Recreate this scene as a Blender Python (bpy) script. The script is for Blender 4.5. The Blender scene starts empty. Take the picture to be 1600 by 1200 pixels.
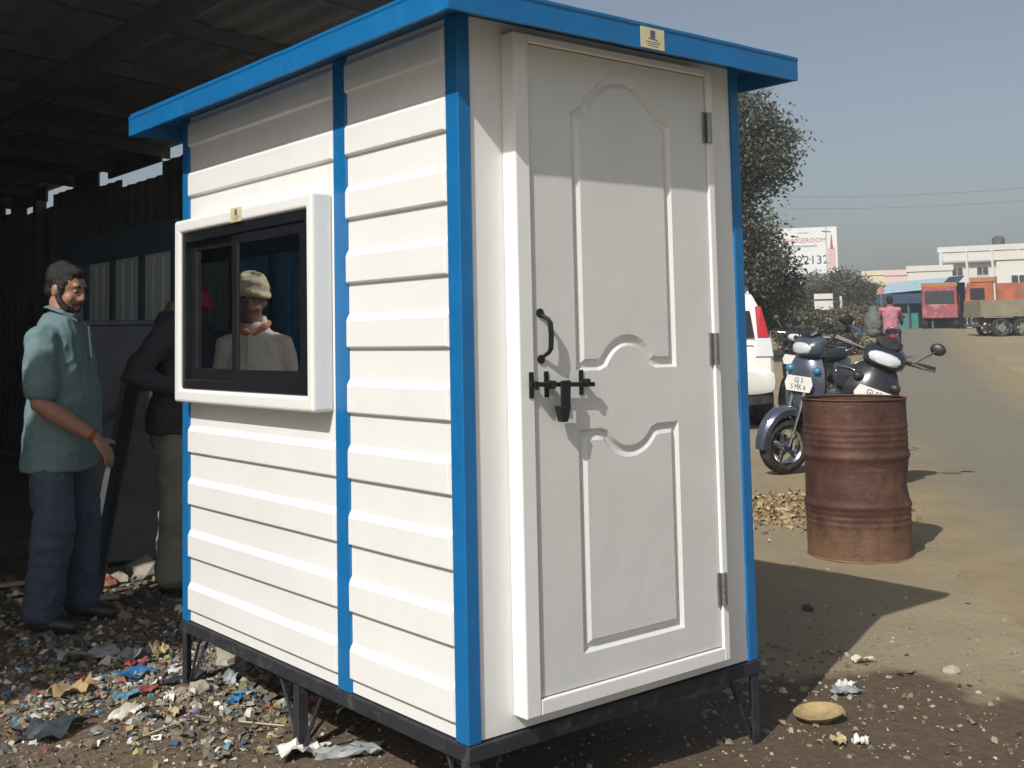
import bpy, bmesh, math, random
from mathutils import Vector, Matrix, noise, Euler
random.seed(7)
R = math.radians
scn = bpy.context.scene
COL = scn.collection

# ------------------------------------------------------------------ camera, sky, sun, exposure
cam_data = bpy.data.cameras.new('camera')
cam = bpy.data.objects.new('camera', cam_data)
COL.objects.link(cam)
CAM = Vector((-1.8341, -2.4095, 1.3379))
_r = Vector((0.78375356, -0.62078893, -0.01874699))
_u = Vector((-0.02967143, -0.06757684, 0.99727277))
_f = Vector((0.62036276, 0.78105984, 0.07138328))
cam.matrix_world = Matrix(((_r.x, _u.x, -_f.x, CAM.x), (_r.y, _u.y, -_f.y, CAM.y), (_r.z, _u.z, -_f.z, CAM.z), (0, 0, 0, 1)))
cam_data.sensor_fit = 'HORIZONTAL'
cam_data.sensor_width = 36.0
cam_data.lens = 36.0 * 1754.77 / 1600.0
cam_data.shift_x = (800 - 755.34) / 1600
cam_data.shift_y = (400.48 - 600) / 1600
cam_data.clip_start = 0.05
cam_data.clip_end = 3000
scn.camera = cam

SUN = Vector((-1.0, -0.373, 0.97)).normalized()       # towards the sun
world = bpy.data.worlds.new('World')
scn.world = world
world.use_nodes = True
nt = world.node_tree
sky = nt.nodes.new('ShaderNodeTexSky')
sky.sky_type = 'NISHITA'
sky.sun_disc = False
sky.sun_elevation = math.asin(SUN.z)
sky.sun_rotation = math.atan2(SUN.x, SUN.y)
sky.air_density = 1.1
sky.dust_density = 2.9
sky.ozone_density = 1.0
hsv = nt.nodes.new('ShaderNodeHueSaturation')
hsv.inputs['Saturation'].default_value = 0.74
nt.links.new(sky.outputs[0], hsv.inputs['Color'])
nt.links.new(hsv.outputs[0], nt.nodes['Background'].inputs[0])
nt.nodes['Background'].inputs[1].default_value = 0.089

sl = bpy.data.lights.new('sun', 'SUN')
sl.energy = 4.1
sl.angle = R(0.5)
sl.color = (1.0, 0.972, 0.915)
so = bpy.data.objects.new('sun', sl)
so.rotation_euler = SUN.to_track_quat('Z', 'Y').to_euler()
so.location = (-8, -4, 9)
COL.objects.link(so)

vs = scn.view_settings
vs.view_transform = 'Standard'
vs.look = 'None'
vs.exposure = 0.0
vs.gamma = 1.0
scn.cycles.max_bounces = 6
scn.cycles.diffuse_bounces = 3
scn.cycles.glossy_bounces = 3
scn.cycles.transparent_max_bounces = 8
scn.cycles.use_adaptive_sampling = True
scn.cycles.adaptive_threshold = 0.025
scn.cycles.use_denoising = True

# ------------------------------------------------------------------ helpers
class MB:
    def __init__(s): s.v = []; s.f = []; s.m = []
    def add(s, vs_, fs, M=None, mi=0):
        k = len(s.v)
        for p in vs_:
            p = Vector(p)
            s.v.append(M @ p if M is not None else p)
        for f in fs:
            s.f.append([i + k for i in f]); s.m.append(mi)
        return s
    def box(s, x0, x1, y0, y1, z0, z1, M=None, mi=0):
        vs_ = [(x, y, z) for z in (z0, z1) for y in (y0, y1) for x in (x0, x1)]
        return s.add(vs_, [(0, 2, 3, 1), (4, 5, 7, 6), (0, 1, 5, 4), (2, 6, 7, 3), (0, 4, 6, 2), (1, 3, 7, 5)], M, mi)
    def hexa(s, lo, hi, M=None, mi=0):          # two quads (lists of 4 points, same winding), lo below hi
        return s.add(list(lo) + list(hi), [(3, 2, 1, 0), (4, 5, 6, 7), (0, 1, 5, 4), (1, 2, 6, 5), (2, 3, 7, 6), (3, 0, 4, 7)], M, mi)
    def loft(s, rings, M=None, caps=True, mi=0, closed=True):
        n = len(rings[0]); vs_ = [p for r in rings for p in r]; fs = []
        for i in range(len(rings) - 1):
            for j in range(n if closed else n - 1):
                a = i * n + j; b = i * n + (j + 1) % n
                fs.append((a, b, b + n, a + n))
        if caps and closed:
            fs.append(tuple(reversed(range(n)))); k = (len(rings) - 1) * n
            fs.append(tuple(range(k, k + n)))
        return s.add(vs_, fs, M, mi)
    def tube(s, pts, r, n=8, M=None, mi=0, flat=1.0, caps=True, up=None):
        pts = [Vector(p) for p in pts]
        rs = r if isinstance(r, (list, tuple)) else [r] * len(pts)
        rings = []; side = None
        for i, p in enumerate(pts):
            t = (pts[min(i + 1, len(pts) - 1)] - pts[max(i - 1, 0)])
            if t.length < 1e-9: t = Vector((0, 0, 1))
            t.normalize()
            if side is None:
                a = Vector(up) if up else (Vector((0, 0, 1)) if abs(t.z) < 0.9 else Vector((0, 1, 0)))
                side = t.cross(a).normalized()
            else:
                side = (side - t * side.dot(t)).normalized()
            w = t.cross(side)
            rings.append([p + side * (rs[i] * math.cos(2 * math.pi * j / n)) + w * (rs[i] * flat * math.sin(2 * math.pi * j / n)) for j in range(n)])
        return s.loft(rings, M, caps, mi)
    def lathe(s, prof, n=24, M=None, mi=0, caps=False):
        return s.loft([[(r * math.cos(2 * math.pi * j / n), r * math.sin(2 * math.pi * j / n), z) for j in range(n)] for r, z in prof], M, caps, mi)
    def ell(s, c, rx, ry, rz, Rm=None, n=14, m=9, mi=0):
        c = Vector(c); rings = []
        for i in range(m):
            a = math.pi * (i + .5) / m - math.pi / 2
            if i == 0: a = -math.pi / 2 + .06
            if i == m - 1: a = math.pi / 2 - .06
            rings.append([Vector((rx * math.cos(a) * math.cos(2 * math.pi * j / n), ry * math.cos(a) * math.sin(2 * math.pi * j / n), rz * math.sin(a))) for j in range(n)])
        rings = [[c + (Rm @ p if Rm is not None else p) for p in r] for r in rings]
        return s.loft(rings, None, True, mi)
    def mesh(s, name):
        me = bpy.data.meshes.new(name)
        me.from_pydata([tuple(p) for p in s.v], [], s.f)
        return me

def obj(name, mb, mat, parent=None, bevel=0, smooth=False, loc=None, seg=1, recalc=False):
    me = mb if isinstance(mb, bpy.types.Mesh) else mb.mesh(name)
    if not isinstance(mb, bpy.types.Mesh):
        for i, mi in enumerate(mb.m): me.polygons[i].material_index = mi
        if recalc:
            bm = bmesh.new(); bm.from_mesh(me); bmesh.ops.recalc_face_normals(bm, faces=bm.faces); bm.to_mesh(me); bm.free()
    for m in (mat if isinstance(mat, (list, tuple)) else [mat]): me.materials.append(m)
    o = bpy.data.objects.new(name, me)
    COL.objects.link(o)
    if parent: o.parent = parent
    if loc: o.location = loc
    if smooth: me.polygons.foreach_set('use_smooth', [True] * len(me.polygons))
    if smooth == 'auto':
        me.set_sharp_from_angle(angle=R(35))
    if bevel:
        b = o.modifiers.new('bevel', 'BEVEL'); b.width = bevel; b.segments = seg; b.limit_method = 'ANGLE'; b.angle_limit = R(35)
    return o

def thing(name, label, cat, loc=(0, 0, 0), rz=0, group=None, tilt=None):
    o = bpy.data.objects.new(name, None); COL.objects.link(o)
    o.empty_display_size = 0.1
    o.location = loc
    o.rotation_euler = (tilt[0] if tilt else 0, tilt[1] if tilt else 0, rz)
    tag(o, label, cat, group)
    return o
def tag(o, label=None, cat=None, group=None, kind=None):
    if label: o['label'] = label
    if cat: o['category'] = cat
    if group: o['group'] = group
    if kind: o['kind'] = kind
    return o
def structure(o): o['kind'] = 'structure'; return o
def stuff(o, label=None, cat=None):
    o['kind'] = 'stuff'
    return tag(o, label, cat)
def copy_tree(o, parent=None):
    c = o.copy(); COL.objects.link(c); c.parent = parent
    for ch in list(o.children): copy_tree(ch, c)
    return c

# ------------------------------------------------------------------ materials
def P(m): return m.node_tree.nodes['Principled BSDF']
def mat(name, col, rough=.6, metal=0.0, var=.12, scale=4.0, bump=0.0, bscale=60.0, col2=None, c2amt=.5, c2scale=None, c2lo=.5, c2hi=.62, spec=.5, det=6, coat=0, stretch=None):
    m = bpy.data.materials.new(name); m.use_nodes = True
    n = m.node_tree.nodes; l = m.node_tree.links; p = P(m)
    p.inputs['Roughness'].default_value = rough
    p.inputs['Metallic'].default_value = metal
    p.inputs['Specular IOR Level'].default_value = spec
    if coat: p.inputs['Coat Weight'].default_value = coat; p.inputs['Coat Roughness'].default_value = .08
    tc = n.new('ShaderNodeTexCoord'); src = tc.outputs['Object']
    if stretch:
        mp = n.new('ShaderNodeMapping'); mp.inputs['Scale'].default_value = stretch
        l.new(src, mp.inputs[0]); src = mp.outputs[0]
    nz = n.new('ShaderNodeTexNoise'); nz.inputs['Scale'].default_value = scale; nz.inputs['Detail'].default_value = det
    nz.inputs['Roughness'].default_value = .65
    l.new(src, nz.inputs['Vector'])
    cr = n.new('ShaderNodeValToRGB')
    cr.color_ramp.elements[0].position = .3; cr.color_ramp.elements[1].position = .7
    cr.color_ramp.elements[0].color = (*[c * (1 - var) for c in col], 1)
    cr.color_ramp.elements[1].color = (*[min(1, c * (1 + var)) for c in col], 1)
    l.new(nz.outputs[0], cr.inputs[0]); out = cr.outputs[0]
    if col2:
        n2 = n.new('ShaderNodeTexNoise'); n2.inputs['Scale'].default_value = c2scale or scale * 2.3; n2.inputs['Detail'].default_value = 8; n2.inputs['Roughness'].default_value = .7
        l.new(src, n2.inputs['Vector'])
        mr = n.new('ShaderNodeMapRange'); mr.inputs[1].default_value = c2lo; mr.inputs[2].default_value = c2hi; mr.inputs[4].default_value = c2amt
        l.new(n2.outputs[0], mr.inputs[0])
        mx = n.new('ShaderNodeMix'); mx.data_type = 'RGBA'
        l.new(mr.outputs[0], mx.inputs[0]); l.new(out, mx.inputs[6]); mx.inputs[7].default_value = (*col2, 1)
        out = mx.outputs[2]
    l.new(out, p.inputs['Base Color'])
    rr_ = n.new('ShaderNodeMapRange'); rr_.inputs[3].default_value = max(.02, rough - .1); rr_.inputs[4].default_value = min(1, rough + .1)
    l.new(nz.outputs[0], rr_.inputs[0]); l.new(rr_.outputs[0], p.inputs['Roughness'])
    if bump:
        nb = n.new('ShaderNodeTexNoise'); nb.inputs['Scale'].default_value = bscale; nb.inputs['Detail'].default_value = 5
        l.new(src, nb.inputs['Vector'])
        bp = n.new('ShaderNodeBump'); bp.inputs['Strength'].default_value = bump; bp.inputs['Distance'].default_value = .02
        l.new(nb.outputs[0], bp.inputs['Height']); l.new(bp.outputs[0], p.inputs['Normal'])
    return m

WHITE = mat('white_frp', (.80, .80, .785), .42, var=.03, scale=2.2, bump=.05, bscale=9, col2=(.66, .64, .58), c2amt=.2, c2scale=3.1, c2lo=.55, c2hi=.75)
DOORW = mat('door_white', (.68, .68, .66), .38, var=.035, scale=3.0, bump=.14, bscale=6, col2=(.55, .53, .48), c2amt=.25, c2scale=4.5, c2lo=.56, c2hi=.78)
BLUE = mat('blue_paint', (.007, .145, .38), .38, var=.10, scale=7, bump=.06, bscale=22, col2=(.05, .24, .46), c2amt=.25, c2scale=14, c2lo=.58, c2hi=.72)
BLACKM = mat('black_metal', (.016, .017, .022), .35, metal=.3, var=.2)
BASEM = mat('base_steel', (.035, .037, .045), .6, metal=.3, var=.3, scale=12, col2=(.16, .15, .14), c2amt=.7, c2scale=16, c2lo=.55, c2hi=.7)
ALUB = mat('black_aluminium', (.010, .011, .014), .3, var=.15)
STEEL = mat('grey_steel', (.34, .34, .34), .35, metal=.8, var=.15, scale=20)
STICK = mat('sticker', (.62, .58, .34), .45, var=.1, scale=40)
STICKD = mat('sticker_ink', (.12, .10, .16), .5, var=.1)
DARKIN = mat('dark_lining', (.05, .05, .05), .9)

def glass_mat(name, refl, tint, facing=.35):
    m = bpy.data.materials.new(name); m.use_nodes = True
    n = m.node_tree.nodes; l = m.node_tree.links
    n.remove(P(m))
    tr = n.new('ShaderNodeBsdfTransparent'); tr.inputs[0].default_value = (*tint, 1)
    gl = n.new('ShaderNodeBsdfGlossy'); gl.inputs['Roughness'].default_value = .015; gl.inputs[0].default_value = (.9, .95, 1, 1)
    fr = n.new('ShaderNodeFresnel'); fr.inputs[0].default_value = 1.5
    ad = n.new('ShaderNodeMath'); ad.operation = 'ADD'; ad.inputs[1].default_value = refl; ad.use_clamp = True
    mx = n.new('ShaderNodeMixShader')
    l.new(fr.outputs[0], ad.inputs[0]); l.new(ad.outputs[0], mx.inputs[0]); l.new(tr.outputs[0], mx.inputs[1]); l.new(gl.outputs[0], mx.inputs[2])
    l.new(mx.outputs[0], n['Material Output'].inputs[0])
    return m
GLASS = glass_mat('tinted_glass', .62, (.25, .28, .30))

# ------------------------------------------------------------------ terrain
DIRV = Vector((.854, .52))
def sm(t): t = max(0, min(1, t)); return t * t * (3 - 2 * t)
def rise(x, y):
    return 1.3 * sm((((x - CAM.x) * DIRV.x + (y - CAM.y) * DIRV.y) - 10) / 50)
def gz(x, y):
    d = math.hypot(x - 1, y - 1)
    k = 1 / (1 + (d / 14) ** 2)
    h = rise(x, y)
    h += k * (.016 * noise.noise((x * .9, y * .9, 0)) + .011 * noise.noise((x * 2.7, y * 2.7, 3)))
    if d < 9: h += .006 * noise.noise((x * 9, y * 9, 5))
    h += .012 * math.exp(-((x - .05) / .9) ** 2 - ((y - 2.5) / .9) ** 2)
    return h

def coords(fine0, fine1, step, far):
    a = []; x = fine0
    while x < fine1: a.append(x); x += step
    s = step; y = a[-1]
    while y < far: s *= 1.16; y += s; a.append(y)
    s = step; y = a[0]; b = []
    while y > -far: s *= 1.16; y -= s; b.append(y)
    return b[::-1] + a
xs = coords(-1.6, 6.4, .05, 900); ys = coords(-1.6, 4.6, .05, 900)
gm = bpy.data.meshes.new('ground')
nx = len(xs)
gm.from_pydata([(x, y, gz(x, y)) for y in ys for x in xs], [], [(j * nx + i, j * nx + i + 1, (j + 1) * nx + i + 1, (j + 1) * nx + i) for j in range(len(ys) - 1) for i in range(nx - 1)])

def ground_mat():
    m = bpy.data.materials.new('dusty_soil'); m.use_nodes = True
    n = m.node_tree.nodes; l = m.node_tree.links; p = P(m)
    tc = n.new('ShaderNodeTexCoord'); src = tc.outputs['Object']
    def nz(scale, det=6, rough=.6):
        t = n.new('ShaderNodeTexNoise'); t.inputs['Scale'].default_value = scale; t.inputs['Detail'].default_value = det; t.inputs['Roughness'].default_value = rough
        l.new(src, t.inputs['Vector']); return t.outputs[0]
    def mr(v, a, b, c=0, d=1):
        t = n.new('ShaderNodeMapRange'); t.inputs[1].default_value = a; t.inputs[2].default_value = b; t.inputs[3].default_value = c; t.inputs[4].default_value = d
        l.new(v, t.inputs[0]); return t.outputs[0]
    def mix(f, a, b):
        t = n.new('ShaderNodeMix'); t.data_type = 'RGBA'
        for i, v in ((0, f), (6, a), (7, b)):
            if isinstance(v, tuple): t.inputs[i].default_value = (*v, 1)
            elif isinstance(v, float): t.inputs[i].default_value = v
            else: l.new(v, t.inputs[i])
        return t.outputs[2]
    def math_(op, a, b):
        t = n.new('ShaderNodeMath'); t.operation = op
        for i, v in enumerate((a, b)):
            if isinstance(v, (int, float)): t.inputs[i].default_value = v
            else: l.new(v, t.inputs[i])
        return t.outputs[0]
    def dist(cx, cy, sx, sy):
        mp = n.new('ShaderNodeMapping'); mp.vector_type = 'TEXTURE'
        mp.inputs['Location'].default_value = (cx, cy, 0); mp.inputs['Scale'].default_value = (sx, sy, 1e6)
        l.new(src, mp.inputs[0])
        g = n.new('ShaderNodeVectorMath'); g.operation = 'LENGTH'; l.new(mp.outputs[0], g.inputs[0]); return g.outputs['Value']
    big = nz(.5, 4); mid = nz(2.4, 8, .7); fine = nz(26, 6, .7); speck = nz(75, 3, .6)
    c = mix(mr(big, .35, .65), (.275, .222, .138), (.335, .275, .178))
    c = mix(mr(mid, .42, .7, 0, .45), c, (.245, .202, .135))
    c = mix(mr(fine, .5, .72, 0, .5), c, (.205, .162, .105))
    c = mix(mr(speck, .62, .7, 0, .5), c, (.36, .31, .22))
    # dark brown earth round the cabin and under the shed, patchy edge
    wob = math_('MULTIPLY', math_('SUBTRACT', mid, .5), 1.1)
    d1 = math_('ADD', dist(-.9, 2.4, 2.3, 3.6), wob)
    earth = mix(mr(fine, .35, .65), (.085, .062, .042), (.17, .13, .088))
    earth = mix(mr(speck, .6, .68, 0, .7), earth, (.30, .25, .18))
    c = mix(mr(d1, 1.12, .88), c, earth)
    # damp stain with its own ragged edge
    wob2 = math_('ADD', math_('MULTIPLY', math_('SUBTRACT', nz(1.5, 3, .5), .5), .9), math_('MULTIPLY', math_('SUBTRACT', nz(7, 4, .6), .5), .25))
    d2 = math_('ADD', dist(.72, -.40, 1.74, .98), wob2)
    wet = mix(mr(fine, .35, .7), (.085, .062, .04), (.135, .10, .065))
    wetf = mr(d2, 1.05, .93)
    c = mix(wetf, c, wet)
    l.new(c, p.inputs['Base Color'])
    l.new(mr(wetf, 0, 1, .95, .75), p.inputs['Roughness'])
    p.inputs['Specular IOR Level'].default_value = .25
    h = math_('ADD', math_('MULTIPLY', mid, .5), math_('ADD', math_('MULTIPLY', fine, .35), math_('MULTIPLY', speck, .15)))
    b = n.new('ShaderNodeBump'); b.inputs['Strength'].default_value = .7; b.inputs['Distance'].default_value = .045
    l.new(h, b.inputs['Height']); l.new(b.outputs[0], p.inputs['Normal'])
    return m
gm.polygons.foreach_set('use_smooth', [True] * len(gm.polygons))
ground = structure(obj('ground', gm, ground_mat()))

# road: a worn, dusty strip of asphalt 4-6 mm above the soil, ragged dusty edges
def road_mat():
    m = bpy.data.materials.new('dusty_asphalt'); m.use_nodes = True
    n = m.node_tree.nodes; l = m.node_tree.links; p = P(m)
    tc = n.new('ShaderNodeTexCoord')
    def nz(scale, det=6, rough=.65):
        t = n.new('ShaderNodeTexNoise'); t.inputs['Scale'].default_value = scale; t.inputs['Detail'].default_value = det; t.inputs['Roughness'].default_value = rough
        l.new(tc.outputs['Object'], t.inputs['Vector']); return t.outputs[0]
    at = n.new('ShaderNodeAttribute'); at.attribute_name = 'edge'
    a = n.new('ShaderNodeMath'); a.operation = 'ADD'
    s = n.new('ShaderNodeMath'); s.operation = 'MULTIPLY_ADD'; s.inputs[1].default_value = .9; s.inputs[2].default_value = -.45
    l.new(nz(1.6), s.inputs[0]); l.new(at.outputs['Fac'], a.inputs[0]); l.new(s.outputs[0], a.inputs[1])
    r1 = n.new('ShaderNodeMapRange'); r1.inputs[1].default_value = .25; r1.inputs[2].default_value = .75; l.new(a.outputs[0], r1.inputs[0])
    cr = n.new('ShaderNodeValToRGB'); l.new(nz(30), cr.inputs[0])
    cr.color_ramp.elements[0].position = .35; cr.color_ramp.elements[1].position = .7
    cr.color_ramp.elements[0].color = (.165, .150, .118, 1); cr.color_ramp.elements[1].color = (.255, .228, .178, 1)
    mx = n.new('ShaderNodeMix'); mx.data_type = 'RGBA'
    cd = n.new('ShaderNodeValToRGB'); l.new(nz(3), cd.inputs[0])
    cd.color_ramp.elements[0].position = .35; cd.color_ramp.elements[1].position = .7
    cd.color_ramp.elements[0].color = (.245, .195, .115, 1); cd.color_ramp.elements[1].color = (.315, .252, .15, 1)
    l.new(r1.outputs[0], mx.inputs[0]); l.new(cd.outputs[0], mx.inputs[6]); l.new(cr.outputs[0], mx.inputs[7])
    l.new(mx.outputs[2], p.inputs['Base Color']); p.inputs['Roughness'].default_value = .9; p.inputs['Specular IOR Level'].default_value = .25
    b = n.new('ShaderNodeBump'); b.inputs['Strength'].default_value = .5; b.inputs['Distance'].default_value = .02
    l.new(nz(45), b.inputs['Height']); l.new(b.outputs[0], p.inputs['Normal'])
    return m
rc = [(-1.0, -5.0), (3.6, -1.35), (6.6, 1.0), (13.6, 6.2), (25.8, 14.0), (45, 25.6), (80, 44), (150, 80)]
pts = []
for i in range(len(rc) - 1):
    a, b = Vector(rc[i]), Vector(rc[i + 1]); k = max(10, int((b - a).length / .5)); k = min(k, 60)
    for j in range(k): pts.append(a.lerp(b, j / k))
for _ in range(12): pts = [pts[0]] + [(pts[i - 1] + pts[i] * 2 + pts[i + 1]) / 4 for i in range(1, len(pts) - 1)] + [pts[-1]]
NR = 15; rv = []; rf = []; re_ = []
for i, p_ in enumerate(pts):
    t = (pts[min(i + 1, len(pts) - 1)] - pts[max(i - 1, 0)]).normalized(); nrm = Vector((-t.y, t.x))
    dl = (p_ - Vector((0, 0))).length
    hw = 1.55 + .012 * dl
    for j in range(NR):
        w = (j / (NR - 1)) * 2 - 1
        off = w * hw + (.14 * noise.noise((i * .35, j * 1.0, 0)) if abs(w) == 1 else 0)
        q = p_ + nrm * off
        e = 1 - abs(w)
        rv.append((q.x, q.y, gz(q.x, q.y) - .012 + .034 * sm(e * 3.0) + .004 * min(1, dl / 40) * 6)); re_.append(e * 1.25)
for i in range(len(pts) - 1):
    for j in range(NR - 1):
        a = i * NR + j; rf.append((a + 1, a, a + NR, a + NR + 1))
rm = bpy.data.meshes.new('road'); rm.from_pydata(rv, [], rf)
at = rm.attributes.new('edge', 'FLOAT', 'POINT'); at.data.foreach_set('value', re_)
rm.polygons.foreach_set('use_smooth', [True] * len(rm.polygons))
structure(obj('road', rm, road_mat()))

# ------------------------------------------------------------------ the white and blue portable cabin
B = .265; W = 1.2003; L = 1.8261; TOP = 1.962
cab = thing('portable_cabin', 'white ribbed guard cabin with blue roof edge and posts on short steel legs', 'cabin', (0, 0, B))
def cb(name, mb, m, bevel=0, parent=cab, **k): return obj(name, mb, m, parent, bevel, **k)
# walls: the side wall has a window opening
wy0, wy1, wz0, wz1 = .6837, 1.7479, .8456, 1.542
hy0, hy1, hz0, hz1 = .73, 1.68, .90, 1.48
m = MB().box(.010, .04, .012, .60, .004, TOP)
cb('side_panel', m, WHITE)
m = MB()
m.box(.010, .04, .60, hy0, .004, TOP); m.box(.010, .04, hy1, L - .012, .004, TOP)
m.box(.010, .04, hy0, hy1, .004, hz0); m.box(.010, .04, hy0, hy1, hz1, TOP)
cb('side_panel', m, WHITE)
cb('front_panel', MB().box(.012, W - .012, .008, .04, .004, TOP), WHITE)
cb('rear_panel', MB().box(.012, W - .012, L - .04, L - .008, .004, TOP), WHITE)
cb('far_side_panel', MB().box(W - .04, W - .010, .012, L - .012, .004, TOP), WHITE)
cb('floor_board', MB().box(.04, W - .04, .04, L - .04, .004, .03), DARKIN)
cb('ceiling_board', MB().box(.04, W - .04, .04, L - .04, TOP - .03, TOP - .005), DARKIN)
def rib(y0, y1, z0, z1, x0=.010, d=.0145, inv=False):
    a, t, b_ = .010, .022, .006
    x1 = x0 - d
    lo = [(x0, y0, z0), (x0, y1, z0), (x0, y1, z1), (x0, y0, z1)]
    hi = [(x1, y0 + a, z0 + b_), (x1, y1 - a, z0 + b_), (x1, y1 - a, z1 - t), (x1, y0 + a, z1 - t)]
    if inv:
        lo = [(2 * W / 2 - (x - 0), y, z) for x, y, z in lo]; hi = [(W - x, y, z) for x, y, z in hi]
    return MB().hexa(lo, hi)
for k in range(-1, 9):
    z0 = 1.643 - .2 * k
    z1 = z0 + .108
    cb('siding_rib', rib(.058, .5935, z0, z1), WHITE, .0025, seg=2)
    if z1 < wz0 or z0 > wz1:
        cb('siding_rib', rib(.662, 1.775, z0, z1), WHITE, .0025, seg=2)
    cb('siding_rib', rib(.058, L - .058, z0, z1, inv=True), WHITE, .004, recalc=True)
# blue posts
def post(x0, x1, y0, y1): return MB().box(x0, x1, y0, y1, 0, TOP)
def lpost(cx, cy, sx, sy, wx=.044, wy=.058, t=.006):
    mm = MB(); x0, x1 = sorted((cx, cx + sx * wx)); y0, y1 = sorted((cy, cy + sy * wy))
    pts_ = [(cx, cy), (cx + sx * wx, cy), (cx + sx * wx, cy + sy * t * 3), (cx + sx * t * 3, cy + sy * t * 3), (cx + sx * t * 3, cy + sy * wy), (cx, cy + sy * wy)]
    mm.loft([[(x, y, z) for x, y in pts_] for z in (0, TOP + .001)])
    return mm
for cx, cy, sx, sy in ((0, 0, 1, 1), (W, 0, -1, 1), (0, L, 1, -1), (W, L, -1, -1)):
    cb('corner_post', lpost(cx, cy, sx, sy), BLUE, .003, recalc=True, seg=2)
cb('middle_post', MB().box(.002, .03, .587, .664, 0, TOP), BLUE, .002)
cb('middle_post', MB().box(W - .03, W - .002, .587, .664, 0, TOP), BLUE, .002)
# roof: folded blue edge, soffit, gently pitched top sheet
rx0, rx1, ry0, ry1, rz0, rz1 = -.166, 1.281, -.186, L + .14, 1.902, 1.978
roof = cb('roof', MB().hexa([(rx0 + .004, ry0 + .004, rz1 - .01), (rx1 - .004, ry0 + .004, rz1 - .01), (rx1 - .004, ry1 - .004, rz1 - .01), (rx0 + .004, ry1 - .004, rz1 - .01)],
                            [(rx0 + .004, ry0 + .004, rz1 - .004), (rx1 - .004, ry0 + .004, rz1 - .004), (rx1 - .004, ry1 - .004, rz1 + .012), (rx0 + .004, ry1 - .004, rz1 + .012)]), BLUE)
obj('soffit', MB().box(rx0 + .003, rx1 - .003, ry0 + .003, ry1 - .003, rz1 - .014, rz1 - .0105), BLUE, roof)
def fascia(p0, p1, out, n=26):
    p0, p1, out = Vector(p0), Vector(p1), Vector(out); rings = []
    for i in range(n + 1):
        q = p0.lerp(p1, i / n)
        w = .0016 * noise.noise((q.x * 3, q.y * 3, 1)) + .001 * noise.noise((q.x * 9, q.y * 9, 4))
        o = out * w
        prof = [(0, rz0), (.0, rz1 - .014), (.003, rz1 - .008), (.003, rz1), (-.012, rz1 + .001), (-.012, rz0)]
        rings.append([q + o + out * a + Vector((0, 0, z + w * .8)) for a, z in prof])
    return MB().loft(rings)
cb('fascia', fascia((rx0, ry0, 0), (rx1, ry0, 0), (0, -1, 0)), BLUE, parent=roof, recalc=True)
cb('fascia', fascia((rx0, ry0 + .012, 0), (rx0, ry1 - .012, 0), (-1, 0, 0)), BLUE, parent=roof, recalc=True)
cb('fascia', fascia((rx1, ry0 + .012, 0), (rx1, ry1 - .012, 0), (1, 0, 0)), BLUE, parent=roof, recalc=True)
cb('fascia', fascia((rx0, ry1, 0), (rx1, ry1, 0), (0, 1, 0)), BLUE, parent=roof, recalc=True)
# window box
m = MB()
fo = .047
m.box(-.068, .0095, wy0, wy1, wz1 - fo, wz1); m.box(-.068, .0095, wy0, wy1, wz0, wz0 + fo)
m.box(-.068, .0095, wy0, wy0 + .036, wz0 + fo, wz1 - fo); m.box(-.068, .0095, wy1 - .05, wy1, wz0 + fo, wz1 - fo)
win = cb('window', None or MB().box(.012, .028, hy0 + .002, hy1 - .002, hz0 - .006, hz0 + .006), ALUB)
bmw = bmesh.new(); tm = m.mesh('t'); bmw.from_mesh(tm); bmesh.ops.remove_doubles(bmw, verts=bmw.verts, dist=1e-5)
# weld the four rails into a clean ring
bmw.free()
def ring_frame(x0, x1, y0, y1, z0, z1, wl, wr, wb, wt):
    o_ = [(y0, z0), (y1, z0), (y1, z1), (y0, z1)]; i_ = [(y0 + wl, z0 + wb), (y1 - wr, z0 + wb), (y1 - wr, z1 - wt), (y0 + wl, z1 - wt)]
    v = [(x, y, z) for x in (x0, x1) for y, z in o_ + i_]; f = []
    for k in range(4):
        j = (k + 1) % 4
        f += [(k, j, 4 + j, 4 + k), (8 + j, 8 + k, 12 + k, 12 + j), (k, 8 + k, 8 + j, j), (4 + j, 12 + j, 12 + k, 4 + k)]
    return MB().add(v, f)
obj('window_frame', ring_frame(-.068, .0095, wy0, wy1, wz0, wz1, .036, .052, .05, .05), WHITE, win, .011, seg=3, recalc=True)
iy0, iy1, iz0, iz1 = wy0 + .037, wy1 - .053, wz0 + .051, wz1 - .051
obj('outer_track', ring_frame(-.058, -.004, iy0, iy1, iz0, iz1, .03, .025, .035, .035), ALUB, win, .002, recalc=True)
ymid = 1.239
for nm, xa, xb, ya, yb in (('sash', -.050, -.034, iy0 + .028, ymid + .045), ('sash', -.030, -.014, ymid - .045, iy1 - .022)):
    sh = obj(nm, ring_frame(xa, xb, ya, yb, iz0 + .032, iz1 - .03, .045, .045, .045, .04), ALUB, win, .002, recalc=True)
    obj('pane', MB().box((xa + xb) / 2 - .002, (xa + xb) / 2 + .002, ya + .04, yb - .04, iz0 + .07, iz1 - .065), GLASS, sh)
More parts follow.
